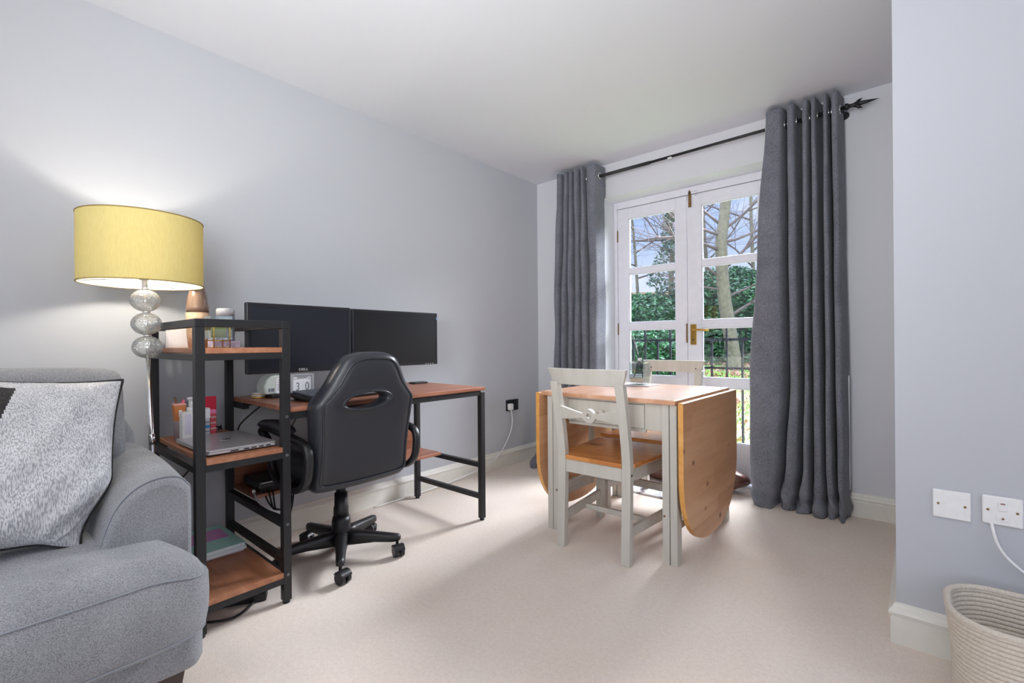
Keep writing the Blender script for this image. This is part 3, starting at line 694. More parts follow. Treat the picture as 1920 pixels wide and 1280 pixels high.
MB().lathe([(.001, 0), (.0175, 0), (.0195, .08), (.0205, .083), (.001, .083)], (.236, -2.732, Z2), 28).build('body', plain('greyish_pink_plastic', rgb(176, 164, 166), .25), cu)
pp = thing('pen_pot', 'orange square pen pot with a white sticker, on top of the grey tumbler', 'pen pot', (.236, -2.732, Z2+.0835))
c0 = (.236, -2.732)
sec = lambda h, z: [(c0[0]+a*h, c0[1]+b*h, z) for a, b in ((-1, -1), (1, -1), (1, 1), (-1, 1))]
MB().loft([sec(.0165, .6885), sec(.0205, .752)], smooth=False).build('body', plain('orange_brown_card', rgb(206, 128, 72), .6), pp, bevel=.001)
MB().loft([sec(.0205, .7525), sec(.0195, .759)], smooth=False).build('rim', plain('pale_pink', rgb(236, 176, 168), .5), pp)
MB().box(.2565, .2575, -2.738, -2.727, .706, .733).build('sticker', 'white', pp)
pencols = [rgb(110, 78, 56), rgb(240, 96, 130), rgb(60, 62, 80), rgb(30, 90, 60), rgb(230, 170, 170)]
MT['penA'] = plain('brown_brush', pencols[0], .6); MT['penB'] = plain('pink_pen', pencols[1], .5); MT['penC'] = plain('dark_pen', pencols[2], .5); MT['penD'] = plain('green_pen', pencols[3], .5)
for nm, lb, a, b, mt_ in (('brush', 'brown hair brush leaning left in the orange pot', (.236, -2.735, .735), (.236, -2.748, .786), 'penA'), ('pen', 'pink pen in the orange pot', (.24, -2.728, .735), (.24, -2.716, .772), 'penB'), ('pen', 'dark grey pen in the orange pot', (.234, -2.724, .73), (.234, -2.706, .762), 'penC')):
    tag(MB().cyl(a, b, .004, .005, n=8).build(nm, mt_), lb, 'pen' if nm == 'pen' else 'brush')
pm = thing('pump_bottle', 'white pump bottle with a blue-grey label on the middle tower shelf', 'bottle', (.30, -2.712, Z2))
MB().prism(rrect(.272, .325, -2.742, -2.672, .010), 'Z', Z2+.0005, .728, smooth=False).build('body', 'white', pm, bevel=.004)
MB().cyl((.298, -2.705, .728), (.298, -2.705, .745), .016, n=18).cyl((.298, -2.705, .745), (.298, -2.705, .775), .009, n=14).cyl((.298, -2.705, .775), (.298, -2.705, .786), .014, n=14).build('pump', 'white', pm)
MB().box(.3252, .3262, -2.735, -2.712, .640, .722).build('label', plain('lilac_label', rgb(216, 212, 226), .5), pm)
bx = thing('medicine_box', 'white and blue carton beside the white pump bottle', 'box', (.26, -2.643, Z2))
MB().box(.235, .275, -2.668, -2.632, Z2, .690).build('carton', plain('pale_carton', rgb(214, 216, 222), .6), bx, bevel=.001)
MB().box(.234, .2765, -2.669, -2.631, .690, .732).build('lid', 'white', bx, bevel=.001)
g = MB(); g.box(.2752, .276, -2.668, -2.632, .648, .660); g.build('blue_band', plain('blue_print', rgb(60, 150, 214), .5), bx)
g = MB(); g.box(.2752, .2758, -2.666, -2.634, .672, .676).box(.2752, .2758, -2.666, -2.634, .632, .636).box(.2752, .2758, -2.666, -2.640, .616, .622); g.build('print', 'grey_ink', bx)
rb_ = thing('red_box', 'narrow red and pink striped carton right of the blue carton', 'box', (.25, -2.618, Z2))
MB().box(.238, .268, -2.629, -2.606, Z2, .706).build('carton', plain('red_carton', rgb(206, 84, 92), .5), rb_, bevel=.001)
MB().box(.237, .269, -2.630, -2.605, .706, .722).build('pink_lid', plain('pink_lid', rgb(232, 130, 170), .5), rb_, bevel=.002)
g = MB()
for z_ in (.615, .640, .664, .688): g.box(.2682, .2688, -2.628, -2.607, z_, z_+.006)
g.build('stripes', plain('pale_stripe', rgb(222, 190, 190), .5), rb_)
MT['red'] = plain('crimson_plastic', rgb(200, 34, 62), .35)
tag(MB().box(.208, .226, -2.645, -2.592, Z2, .776).build('red_folder', 'red', bevel=.003), 'upright crimson pouch standing behind the cartons on the tower shelf', 'pouch')
MT['yel'] = plain('lime_yellow', rgb(222, 220, 90), .5); MT['ora'] = plain('orange_marker', rgb(236, 140, 60), .5)
tag(MB().cyl((.226, -2.662, .606), (.226, -2.662, .766), .005, n=8).build('marker_pen', 'yel'), 'lime yellow marker standing behind the white and blue carton', 'pen')
tag(MB().cyl((.226, -2.651, .606), (.226, -2.651, .764), .0045, n=8).build('marker_pen', 'ora'), 'orange marker standing next to the red pouch', 'pen')

Z1 = .9875
vs = thing('vase', 'tall brown glazed vase on the top tower shelf under the lampshade', 'vase', (.205, -2.655, Z1))
MB().lathe([(.001, 0), (.034, 0), (.040, .06), (.0425, .12), (.0425, .150)], (.205, -2.655, Z1), 36).build('base', plain('banded_clay', rgb(190, 160, 132), .6, var=.15, bscale=50), vs)
MB().lathe([(.0425, .150), (.0415, .175), (.036, .22), (.028, .255), (.020, .275), (.017, .28), (.014, .279), (.014, .25)], (.205, -2.655, Z1), 36).build('glazed_neck', plain('dark_brown_glaze', rgb(122, 98, 84), .12, coat=.6), vs)
ec = thing('smart_speaker', 'dark grey cylindrical speaker with pale top on the top tower shelf', 'speaker', (.30, -2.580, Z1))
MB().lathe([(.001, 0), (.033, 0), (.0345, .004), (.0345, .136), (.001, .136)], (.30, -2.578, Z1), 36).build('body', plain('slate_fabric', rgb(92, 96, 110), .7, bs=.3, bscale=500), ec)
MB().lathe([(.0345, .1365), (.0345, .160), (.031, .167), (.001, .168)], (.30, -2.578, Z1), 36).build('top', plain('light_grey_ring', rgb(168, 168, 172), .35), ec)
cj = thing('candle_holder', 'pale glass candle jar in a gold wire stand on the top tower shelf', 'candle', (.56, -2.684, Z1))
x0, x1, y0, y1 = .525, .595, -2.721, -2.648
g = MB(); t = .0025
g.prism(rrect(x0, x1, y0, y1, .006), 'Z', 1.018, 1.024); 
for a in (((x0, x1), (y0, y0+t)), ((x0, x1), (y1-t, y1)), ((x0, x0+t), (y0+t, y1-t)), ((x1-t, x1), (y0+t, y1-t))): g.box(a[0][0], a[0][1], a[1][0], a[1][1], 1.024, 1.106)
g.build('glass', 'jar_glass', cj)
MB().cyl((.56, -2.684, 1.026), (.56, -2.684, 1.072), .026, n=28).build('candle', 'wax', cj)
g = MB()
for a in (x0-.003, x1+.003):
    for b in (y0+.010, y1-.010): g.cyl((a, b, Z1), (a, b, 1.085), .0018, n=8)
for a, b in (((x0-.003, y0+.010), (x1+.003, y0+.010)), ((x0-.003, y1-.010), (x1+.003, y1-.010)), ((x0-.003, y0+.010), (x0-.003, y1-.010)), ((x1+.003, y0+.010), (x1+.003, y1-.010))):
    g.cyl((*a, 1.0145), (*b, 1.0145), .0018, n=8); g.cyl((*a, Z1+.002), (*b, Z1+.002), .0015, n=8)
g.build('wire_stand', 'brass', cj)
pfm = thing('photo_frame', 'small framed picture leaning behind the vase on the top tower shelf', 'picture frame', (.13, -2.68, Z1))
MB().box(.115, .127, -2.75, -2.62, Z1, Z1+.085).build('frame', 'white', pfm, bevel=.002)
MB().box(.127, .1285, -2.74, -2.63, Z1+.010, Z1+.075).build('print', 'paper', pfm)
pb = thing('patterned_box', 'small patterned card box beside the candle on the top tower shelf', 'box', (.44, -2.64, Z1))
MB().box(.40, .47, -2.675, -2.58, Z1, Z1+.026).build('box', plain('lilac_grey_pattern', rgb(168, 158, 178), .6, var=.35, bscale=60), pb, bevel=.001)

# magazines on the bottom shelf
MT['teal'] = plain('teal_cover', rgb(176, 228, 220), .35); MT['magenta'] = plain('magenta_print', rgb(222, 152, 216), .4)
zz = .1235
for i, (h, cm, lb, dx) in enumerate(((.010, 'paper', 'white-covered magazine at the bottom of the stack on the lowest shelf', -.010), (.012, 'paper', 'thin white booklet in the middle of the stack under the teal magazine', .006), (.014, 'teal', 'teal magazine with a magenta panel on top of the stack on the lowest shelf', .0))):
    mg = thing('magazine', lb, 'magazine', (.24, -2.63, zz), group=None)
    Tm = Matrix.Translation((.225+dx, -2.640, zz)) @ Matrix.Rotation(R((-1, 1, 0)[i]), 4, 'Z')
    MB().box(-.148, .148, -.105, .105, .001, h-.001, T=Tm).build('pages', 'paper', mg)
    MB().box(-.15, .15, -.107, .107, h-.001, h, T=Tm).box(-.15, .15, -.107, .107, 0, .001, T=Tm).box(-.15, .15, .107, .108, 0, h, T=Tm).build('cover', cm, mg)
    if i == 2:
        MB().box(-.10, .03, -.10, .085, h, h+.0004, T=Tm).build('cover_panel', 'magenta', mg)
    zz += h+.0005

# ------------------------------------------------------------------ office chair
CH = Vector((.485, -2.155, 0))
oc = thing('office_chair', 'black leatherette racing-style office chair pushed up to the desk', 'chair', tuple(CH))
# five-star base
hub = MB(); hub.lathe([(.001, .055), (.030, .055), (.042, .07), (.044, .10), (.042, .17), (.0375, .19), (.001, .19)], tuple(CH), 28)
base = hub.build('base_hub', 'black_plastic', oc)
MB().lathe([(.001, .19), (.0345, .191), (.033, .235), (.030, .24), (.029, .30), (.001, .30)], tuple(CH), 24).build('gas_lift_cover', 'black_plastic', oc)
MB().lathe([(.001, .30), (.022, .30), (.022, .38), (.001, .38)], tuple(CH), 20).build('gas_lift', 'black_metal', oc)
for k in range(5):
    a = R(-30+72*k); d = Vector((cos(a), sin(a), 0)); s = Vector((-sin(a), cos(a), 0))
    secs = []
    for t_, w_, zt, zb in ((.02, .030, .125, .062), (.08, .026, .122, .066), (.16, .021, .112, .072), (.24, .019, .103, .070), (.268, .016, .100, .072), (.278, .008, .094, .076)):
        c = CH+d*t_
        secs.append([c+s*w_+Vector((0, 0, zb)), c+s*w_*1.0+Vector((0, 0, zt-.010)), c+s*w_*.55+Vector((0, 0, zt)), c-s*w_*.55+Vector((0, 0, zt)), c-s*w_+Vector((0, 0, zt-.010)), c-s*w_+Vector((0, 0, zb))])
    leg = MB().loft(secs).build('base_leg', 'black_plastic', oc)
    cc = CH+d*.262; ca_ = a+R((40, -60, 100, 20, -30)[k]); e = Vector((cos(ca_), sin(ca_), 0)); ax = Vector((-sin(ca_), cos(ca_), 0))
    wc_ = cc+e*.016+Vector((0, 0, .0265))
    cs = MB(); cs.cyl(cc+Vector((0, 0, .05)), cc+Vector((0, 0, .074)), .007, n=10)
    cs.cyl(wc_-ax*.024, wc_-ax*.006, .026, n=22).cyl(wc_+ax*.006, wc_+ax*.024, .026, n=22).cyl(wc_-ax*.006, wc_+ax*.006, .012, n=12)
    hood = []
    for q in range(9):
        th = R(20+q*17); hood.append(wc_+e*cos(th)*.028+Vector((0, 0, sin(th)*.0285)))
    secs = [[p-ax*.0255, p+ax*.0255, p+ax*.0255+(p-wc_)*.10, p-ax*.0255+(p-wc_)*.10] for p in hood]
    cs.loft(secs, smooth=False)
    cs.build('caster', 'black_plastic', oc, bevel=.0012)
MB().box(CH.x-.11, CH.x+.13, CH.y-.10, CH.y+.10, .375, .40).build('seat_plate', 'black_metal', oc, bevel=.004)
# seat cushion
secs = []
for z_, ins in ((.402, .02), (.41, .006), (.43, 0), (.475, 0), (.500, .008), (.513, .028), (.518, .06)):
    secs.append([(x, y, z_+(.01*(1-((y-CH.y)/.25)**2) if z_ > .48 else 0)) for x, y in inset(rrect(.245, .725, CH.y-.245, CH.y+.235, .09, 8), ins)])
MB().loft(secs).build('seat', 'leather', oc)
# back rest
YC = -2.176
OUT = [(0, .965), (.06, .962), (.115, .944), (.150, .90), (.185, .835), (.218, .785), (.240, .750), (.238, .70), (.230, .62), (.225, .53), (.222, .43), (.215, .400), (.190, .388), (.10, .384), (0, .383)]
PIP = [(0, .938), (.05, .936), (.09, .924), (.118, .893), (.150, .833), (.185, .790), (.213, .756), (.210, .70), (.203, .60), (.202, .52), (.205, .445), (.198, .425), (.175, .418), (.09, .415), (0, .414)]
def sym(o): return [(y, z) for y, z in o]+[(-y, z) for y, z in reversed(o[1:-1])]
outc = catmull(sym(OUT), 5, True); pipc = catmull(sym(PIP), 5, True)
HC = (-.018, .757)
def holept(th, r=1):
    c, s_ = cos(th), sin(th)
    x_ = .094*c; z_ = (.034 if s_ > 0 else .026)*s_
    z_ += .010*c*(-1 if s_ < 0 else .1)*0
    return (HC[0]+x_*r+.012*s_*0, HC[1]+z_*r+.010*(x_/.094)**2*0+.006*c)
NA = 120
def radial(curve, th, c):
    """where a ray from c at angle th leaves the closed curve"""
    d = (cos(th), sin(th)); best = 0
    m = len(curve)
    for i in range(m):
        a, b = curve[i], curve[(i+1) % m]
        ex, ey = b[0]-a[0], b[1]-a[1]; wx, wy = a[0]-c[0], a[1]-c[1]
        den = d[0]*ey-d[1]*ex
        if abs(den) < 1e-12: continue
        t_ = (wx*ey-wy*ex)/den; u_ = (wx*d[1]-wy*d[0])/den
        if t_ > 0 and -1e-6 <= u_ <= 1+1e-6: best = max(best, t_)
    return (c[0]+d[0]*best, c[1]+d[1]*best)
def tilt(y, z, dx):     # local (y,z) on the rear plane; dx>0 towards the sitter
    lean = .735+.085*(z-.40)/.56-.010*(abs(y)/.22)**2
    return Vector((lean-dx, YC+y*.995, z))
secs = []
for i in range(NA):
    th = 2*pi*i/NA
    h = holept(th); o = radial(outc, th, HC); p = radial(pipc, th, HC)
    ld = lambda a, b, t_: (lerp(a[0], b[0], t_), lerp(a[1], b[1], t_))
    pts = []
    hh_ = holept(th, 1.0); ho = holept(th, 1.22); ho2 = holept(th, 1.34)
    dz = .075+.012*sstep((.62-h[1])/.2)
    # rear face, from the hole outwards
    ring = [(hh_, .048), (hh_, .016), (holept(th, 1.07), .002), (ho, -.004), (ho2, .001)]
    for q in (.15, .4, .7, .92): ring.append((ld(ho2, p, q), .0 - .006*sin(pi*q)))
    ring += [(ld(ho2, p, .985), .003), (ld(p, o, .15), .006), (ld(p, o, .45), .010), (ld(p, o, .8), .020), (o, .040), (o, .075), (ld(p, o, .6), .100)]
    for q in (.95, .7, .4, .1): ring.append((ld(ho2, p, q), .112-.03*(1-q)))
    ring += [(ho, .085), (holept(th, 1.07), .078), (hh_, .066)]
    secs.append([tilt(a[0], a[1], dx) for a, dx in ring])
MB().loft(secs, ring=True, closed=True).build('backrest', 'leather', oc)
MB().tube([tilt(y, z, .000) for y, z in pipc], .0045, n=8, closed=True).build('piping', 'leather', oc)
MB().tube([tilt(*holept(2*pi*i/48, 1.22), -.003) for i in range(48)], .004, n=8, closed=True).build('head_slot_piping', 'leather', oc)
# arm rests
for sgn, yy in ((-1, -2.432), (1, -1.912)):
    loop = [(.300, .612), (.36, .630), (.45, .625), (.60, .612), (.70, .600), (.738, .575), (.742, .52), (.722, .455), (.66, .412), (.56, .398), (.46, .415), (.41, .455), (.385, .52), (.355, .575), (.315, .598)]
    lp3 = [(x, yy, z) for x, z in catmull(loop, 5, True)]
    MB().tube(lp3, .01, closed=True, upv=(0, 1, 0), prof=[(-.016, -.008), (-.012, -.013), (.012, -.013), (.016, -.008), (.016, .008), (.012, .013), (-.012, .013), (-.016, .008)]).build('armrest', 'black_plastic', oc)
    MB().box(.50, .62, min(yy, yy-sgn*.06), max(yy, yy-sgn*.06), .390, .403).build('armrest_bracket', 'black_metal', oc)
    secs = []
    for t_, w_, h_ in ((0, .010, .006), (.03, .024, .012), (.12, .030, .020), (.5, .030, .024), (.85, .030, .018), (.97, .022, .012), (1, .010, .006)):
        xx = lerp(.292, .600, t_); zc = .640+.012*sin(pi*t_)
        secs.append([(xx, yy+w_*cos(q*pi/6), zc+h_*sin(q*pi/6)) for q in range(12)])
    MB().loft(secs).build('arm_pad', 'leather', oc)

# ------------------------------------------------------------------ gateleg table
tb = thing('gateleg_table', 'grey-painted drop-leaf table with knotty pine top and hanging leaves', 'table', (1.37, -.88, 0))
X0, X1, Y0, Y1 = 1.000, 1.738, -1.275, -.492
MB().prism(rrect(X0, X1, Y0, Y1, .006), 'Z', .716, .738).build('table_top', ['pine_top'], tb, bevel=.004)
def leaf(xa, xb, mats):
    o = []
    hw = .394; yc = (Y0+Y1)/2; zt = .728; zc = .40; bz = .345
    o += [(yc-hw, zt), (yc+hw, zt)]
    for i in range(0, 25):
        t_ = pi*i/24; c_ = cos(t_); s_ = sin(t_)
        o.append((yc+hw*abs(c_)**.82*(1 if c_ > 0 else -1), zc-bz*abs(s_)**.92))
    return MB().prism(o, 'X', xa, xb)
l_ = leaf(1.752, 1.775, None); 
for i in range(len(l_.f)-2): l_.mi[i] = 1
lf = l_.build('drop_leaf', ['pine_leaf', 'pine_edge'], tb, bevel=.002)
l_ = leaf(.967, .990, None)
for i in range(len(l_.f)-2): l_.mi[i] = 1
lf2 = l_.build('drop_leaf', ['pine_leaf', 'pine_edge'], tb, bevel=.002)
for xx in (1.745, .995):
    for y in (-1.12, -.65): MB().cyl((xx, y-.03, .713), (xx, y+.03, .713), .006, n=8).build('leaf_hinge', 'silver', tb)
def leg(x0, x1, y0, y1): return MB().box(x0, x1, y0, y1, 0, .715)
for a, b in ((1.670, 1.7025), (1.706, 1.738), (1.031, 1.0635), (1.067, 1.100)):
    leg(a, b, -1.258, -1.205).build('leg', 'grey_wood', tb, bevel=.002)
    leg(a, b, -.560, -.507).build('leg', 'grey_wood', tb, bevel=.002)
for xx, sg in ((1.670, 1), (1.1, -1)):
    for y in (-1.232, -.533):
        MB().cyl((xx+sg*.010, y-.0265, .215), (xx+sg*.010, y-.0285, .215), .005, n=10).build('bolt_cap', 'old_brass', tb)
g = MB(); g.box(1.1, 1.159, -1.248, -1.228, .598, .715).box(1.585, 1.67, -1.248, -1.228, .590, .715).box(1.159, 1.585, -1.246, -1.236, .706, .715)
g.box(1.159, 1.585, -1.24, -1.225, .575, .592)
g.box(1.1, 1.67, -.535, -.518, .59, .715).box(1.070, 1.086, -1.205, -.56, .60, .715).box(1.684, 1.70, -1.205, -.56, .60, .715)
g.build('apron', 'grey_wood', tb, bevel=.0015)
dw = MB().box(1.1605, 1.583, -1.2505, -1.232, .5945, .7045).build('drawer', 'grey_wood', tb, bevel=.002)
MB().box(1.175, 1.57, -1.2315, -.90, .605, .70).build('drawer_box', 'grey_wood', dw)
T = Matrix.Translation((1.365, -1.2505, .652)) @ Matrix.Rotation(R(90), 4, 'X')
MB().lathe([(.001, 0), (.009, 0), (.007, .008), (.013, .014), (.0155, .021), (.013, .028), (.001, .031)], (0, 0, 0), 20, T=T).build('knob', 'grey_wood', dw)
for a, b in ((1.072, 1.098), (1.672, 1.698)):
    MB().box(a, b, -1.205, -.56, .205, .240).build('lower_rail', 'grey_wood', tb, bevel=.002)
MB().box(1.098, 1.672, -.862, -.838, .192, .232).build('stretcher', 'grey_wood', tb, bevel=.002)
for xx in (1.045, 1.72):
    MB().box(xx-.011, xx+.011, -.85, -.815, .15, .70).build('gate_post', 'grey_wood', tb, bevel=.002)
    MB().box(xx-.010, xx+.010, -1.205, -.85, .150, .185).build('gate_rail', 'grey_wood', tb, bevel=.002)
    MB().box(xx-.010, xx+.010, -1.205, -.85, .640, .675).build('gate_rail', 'grey_wood', tb, bevel=.002)

# ------------------------------------------------------------------ dining chairs
nc = thing('dining_chair', 'grey-painted wooden chair with amber pine seat, tucked under the near side of the table', 'chair', (1.378, -1.135, 0), R(1.5), group='grey chairs at the drop-leaf table')
def part(mb, name, mat='grey_wood', bevel=.003, parent=None): return mb.build(name, mat, parent or nc, bevel=bevel, world=False)
def sl(x0, x1, path, d):      # post following (y,z) path with depth d
    secs = [[(x0, y-d/2, z), (x1, y-d/2, z), (x1, y+d/2, z), (x0, y+d/2, z)] for y, z in path]
    return MB().loft(secs, smooth=False)
for s_ in (-1, 1):
    a, b = sorted((s_*.192, s_*.150))
    path = [(-.250, 0), (-.238, .25), (-.232, .44), (-.240, .52), (-.262, .64), (-.288, .76), (-.302, .812)]
    part(sl(a, b, path, .036), 'back_leg')
    a, b = sorted((s_*.228, s_*.190))
    part(sl(a, b, [(.208, 0), (.208, .425)], .038), 'front_leg')
    # side apron and low stretcher
    pa, pb = (s_*.172, -.215), (s_*.208, .19)
    def bar(p, q, w_, z0, z1):
        d = Vector((q[0]-p[0], q[1]-p[1])).normalized(); n_ = Vector((-d[1], d[0]))*w_/2
        pl_ = [(p[0]+n_[0], p[1]+n_[1]), (p[0]-n_[0], p[1]-n_[1]), (q[0]-n_[0], q[1]-n_[1]), (q[0]+n_[0], q[1]+n_[1])]
        return MB().prism(pl_, 'Z', z0, z1)
    part(bar(pa, pb, .018, .365, .428), 'seat_rail')
    part(bar(pa, pb, .020, .115, .160), 'side_stretcher')
    T = Matrix.Rotation(R(0), 4, 'Z')
    part(MB().cyl((s_*.192, -.236, .400), (s_*.1935, -.236, .400), .005, n=10), 'dowel_hole', 'dark_port', 0)
part(MB().box(-.185, .185, -.010, .012, .112, .140), 'cross_stretcher')
part(MB().box(-.150, .150, -.245, -.227, .365, .428), 'seat_rail')
part(MB().box(-.190, .190, .196, .214, .365, .428), 'seat_rail')
st_ = [(-.196, -.215), (-.149, -.215), (-.149, -.252), (.149, -.252), (.149, -.215), (.196, -.215), (.236, .235), (-.236, .235)]
part(MB().prism(st_, 'Z', .4285, .449), 'seat', 'pine_seat', .004)
secs = []
for i in range(17):           # curved, flared top rail
    t_ = -1+i/8; yb = -.322+.022*t_*t_*0-.0
    yy = -.300-.030*(1-t_*t_)
    xb, xt = .184*t_, .206*t_
    secs.append([(xb, yy-.010+.012, .800), (xt, yy-.022+.006, .876), (xt, yy+.006, .876), (xb, yy+.016, .800)])
part(MB().loft(secs, smooth=False), 'top_rail')
for s_ in (-1, 1): part(MB().cyl((s_*.150, -.298, .825), (s_*.150, -.3135, .825), .0045, n=10), 'dowel_hole', 'dark_port', 0)
# bow-tie middle rail with pierced disc
o_t = [(-.152, .690), (-.10, .678), (-.030, .664)]; 
mr_ = MB(); yq0, yq1 = -.282, -.264
def ysh(z): return -.016*(z-.655)/.07
up_ = [(-.152, .694), (-.09, .677), (-.034, .664)]; 
arc_t = [(.034*cos(R(q)), .654+.034*sin(R(q))) for q in range(162, 17, -12)]
arc_b = [(.034*cos(R(q)), .654+.034*sin(R(q))) for q in range(-18, -163, -12)]
outl = up_+arc_t+[(-x, z) for x, z in reversed(up_)]+[(.152, .628), (.09, .636), (.036, .642)]+arc_b+[(-.036, .642), (-.09, .636), (-.152, .628)]
hole = [(-.0+.0105*cos(R(a)), .654+.0105*sin(R(a))) for a in range(0, 360, 15)]
def mid_rail():
    m = MB(); n = 14; secs = []
    def sec(x, zt, zb): return [(x, yq0+ysh(zb), zb), (x, yq0+ysh(zt), zt), (x, yq1+ysh(zt), zt), (x, yq1+ysh(zb), zb)]
    for s_ in (-1, 1):
        q = []
        for x, zt, zb in ((.153, .694, .628), (.12, .686, .632), (.09, .678, .636), (.06, .671, .640), (.030, .664, .644)): q.append(sec(s_*x, zt, zb))
        m.loft(q, smooth=False)
    ring = []
    for k in range(32):
        a = 2*pi*k/32; c, d = cos(a), sin(a)
        ring.append([(r_*c, y_+ysh(.654+r_*d), .654+r_*d) for r_, y_ in ((.0105, yq0-.002), (.034, yq0-.002), (.034, yq1+.002), (.0105, yq1+.002))])
    return m.loft(ring, ring=True, smooth=False)
part(mid_rail(), 'middle_rail', bevel=.0015)
fc = copy_tree(nc); fc.location = (1.322, -.565, 0); fc.rotation_euler = (0, 0, R(180))
tag(fc, 'grey-painted wooden chair on the far side of the table, its back to the garden doors', 'chair')

# ------------------------------------------------------------------ reed diffuser on a tile
tl = MB().box(1.165, 1.372, -.742, -.60, .7385, .7455).build('coaster_tile', plain('pale_grey_tile', rgb(196, 196, 202), .3), bevel=.001)
tag(tl, 'pale grey square tile under the reed diffuser on the table', 'coaster')
df = thing('reed_diffuser', 'square clear glass reed diffuser with dark reeds on the dining table', 'diffuser', (1.285, -.675, .746))
x0, x1, y0, y1 = 1.238, 1.330, -.720, -.630; zb = .746
g = MB(); t = .006
g.box(x0, x1, y0, y1, zb, zb+.012)
for a in ((x0, x1, y0, y0+t), (x0, x1, y1-t, y1), (x0, x0+t, y0+t, y1-t), (x1-t, x1, y0+t, y1-t)): g.box(*a, zb+.012, zb+.128)
g.build('bottle', 'bottle_glass', df, bevel=.002)
MB().box(x0, x1, y0, y1, zb+.128, zb+.138).build('shoulder', 'bottle_glass', df, bevel=.002)
MB().box(x0+t+.001, x1-t-.001, y0+t+.001, y1-t-.001, zb+.0125, zb+.042).build('oil', plain('pale_oil', rgb(214, 208, 198), .1), df)
MB().lathe([(.011, .138), (.013, .139), (.013, .156), (.009, .157), (.009, .140)], (1.284, -.675, zb), 20).build('collar', 'silver', df)
cx_, cy_ = 1.284, -.675
for a, b in (((x0+.012, cy_-.02), (1.325, cy_-.02)), ((x1-.010, cy_-.02), (1.235, cy_)), ((x1-.03, cy_+.02), (1.245, cy_+.02))):
    p = Vector((a[0], a[1], zb+.020)); q = Vector((cx_+(1.284-a[0])*.10, cy_, zb+.150)); e = q+(q-p)*1.08
    e.x = b[0]; 
    MB().tube([p, q, e], .003, n=8).build('reed', 'black_plastic', df)

# ------------------------------------------------------------------ by the doors: brown cushion, marbled mat
MT['brown'] = plain('brown_faux_leather', rgb(104, 66, 56), .3, bs=.5, bscale=24, var=.18)
def lumpy(cx, cy, cz, a, b, c, e=2.6, nu=48, nv=24, seed=1, T=None):
    rnd = random.Random(seed); secs = []
    pw = lambda v, k: (abs(v)**k)*(1 if v >= 0 else -1)
    for j in range(nv+1):
        ph_ = -pi/2+pi*j/nv; r_ = max(cos(ph_), 1e-3)**.55; z_ = pw(sin(ph_), .9)
        row = []
        for i in range(nu):
            th = 2*pi*i/nu
            x = a*pw(cos(th), 2/e)*r_; y = b*pw(sin(th), 2/e)*r_
            w_ = 1+.03*sin(th*5+z_*3+seed)+.02*sin(th*9)
            v = Vector((x*w_, y*w_, c*z_))
            if T: v = T @ v
            row.append(v+Vector((cx, cy, cz)))
        secs.append(row)
    return MB().loft(secs)
bc = thing('floor_cushion', 'long brown leather-look cushion on the floor against the garden doors', 'cushion', (1.31, -.02, 0))
lumpy(1.305, -.0, .0835, .395, .085, .080, e=3.2).build('cushion', 'brown', bc)
sp = [(1.305+.40*cos(t_)*(abs(cos(t_))+1e-6)**(-.35), -.0+.088*sin(t_)*(abs(sin(t_))+1e-6)**(-.35), .0835) for t_ in [2*pi*i/64+.01 for i in range(64)]]
MB().tube(sp, .004, n=6, closed=True).build('piping', 'brown', bc)
def marble():
    m, t, p = new_mat('white_marbled_mat'); p.inputs['Roughness'].default_value = .4
    w_ = N(t, 'ShaderNodeTexWave'); w_.inputs['Scale'].default_value = 3; w_.inputs['Distortion'].default_value = 12; w_.inputs['Detail'].default_value = 4
    L(t, coords(t, (1, 2, 1)), w_.inputs['Vector']); L(t, ramp(t, w_.outputs[1], (.0, rgb(140, 138, 140)), (.35, rgb(226, 226, 230)), (1, rgb(240, 240, 243))), p.inputs['Base Color']); return m
MT['marble'] = marble()
mt_ = MB().box(.98, 1.61, -.42, -.115, .0, .012).build('floor_mat', 'marble', bevel=.002)
tag(mt_, 'white marbled board lying on the carpet under the far chair', 'mat')

# ------------------------------------------------------------------ rope basket
bk = thing('rope_basket', 'pale coiled rope storage basket on the carpet by the right-hand wall', 'basket', (2.85, -1.53, 0))
def boutl(k): return rrect(2.603+.014*k, 3.10-.014*k, -1.672+.012*k, -1.392-.010*k, .105-.01*k, 12)
nr = 23
g = MB()
for i in range(nr):
    z_ = .006+i*.0122; k = 1-i/(nr-1)
    o_ = boutl(k*1.2+(.6 if i == 0 else 0)+.35*sin(pi*(1-k)))
    g.tube([(x, y, z_) for x, y in o_], .0075, n=8, closed=True)
g.build('coiled_wall', 'basket', bk)
MB().prism(inset(boutl(1.6), .01), 'Z', .0, .010).build('bottom', 'basket', bk)
MB().tube([(x, y, .2815) for x, y in boutl(-.05)], .0085, n=10, closed=True).build('rim', 'basket', bk)

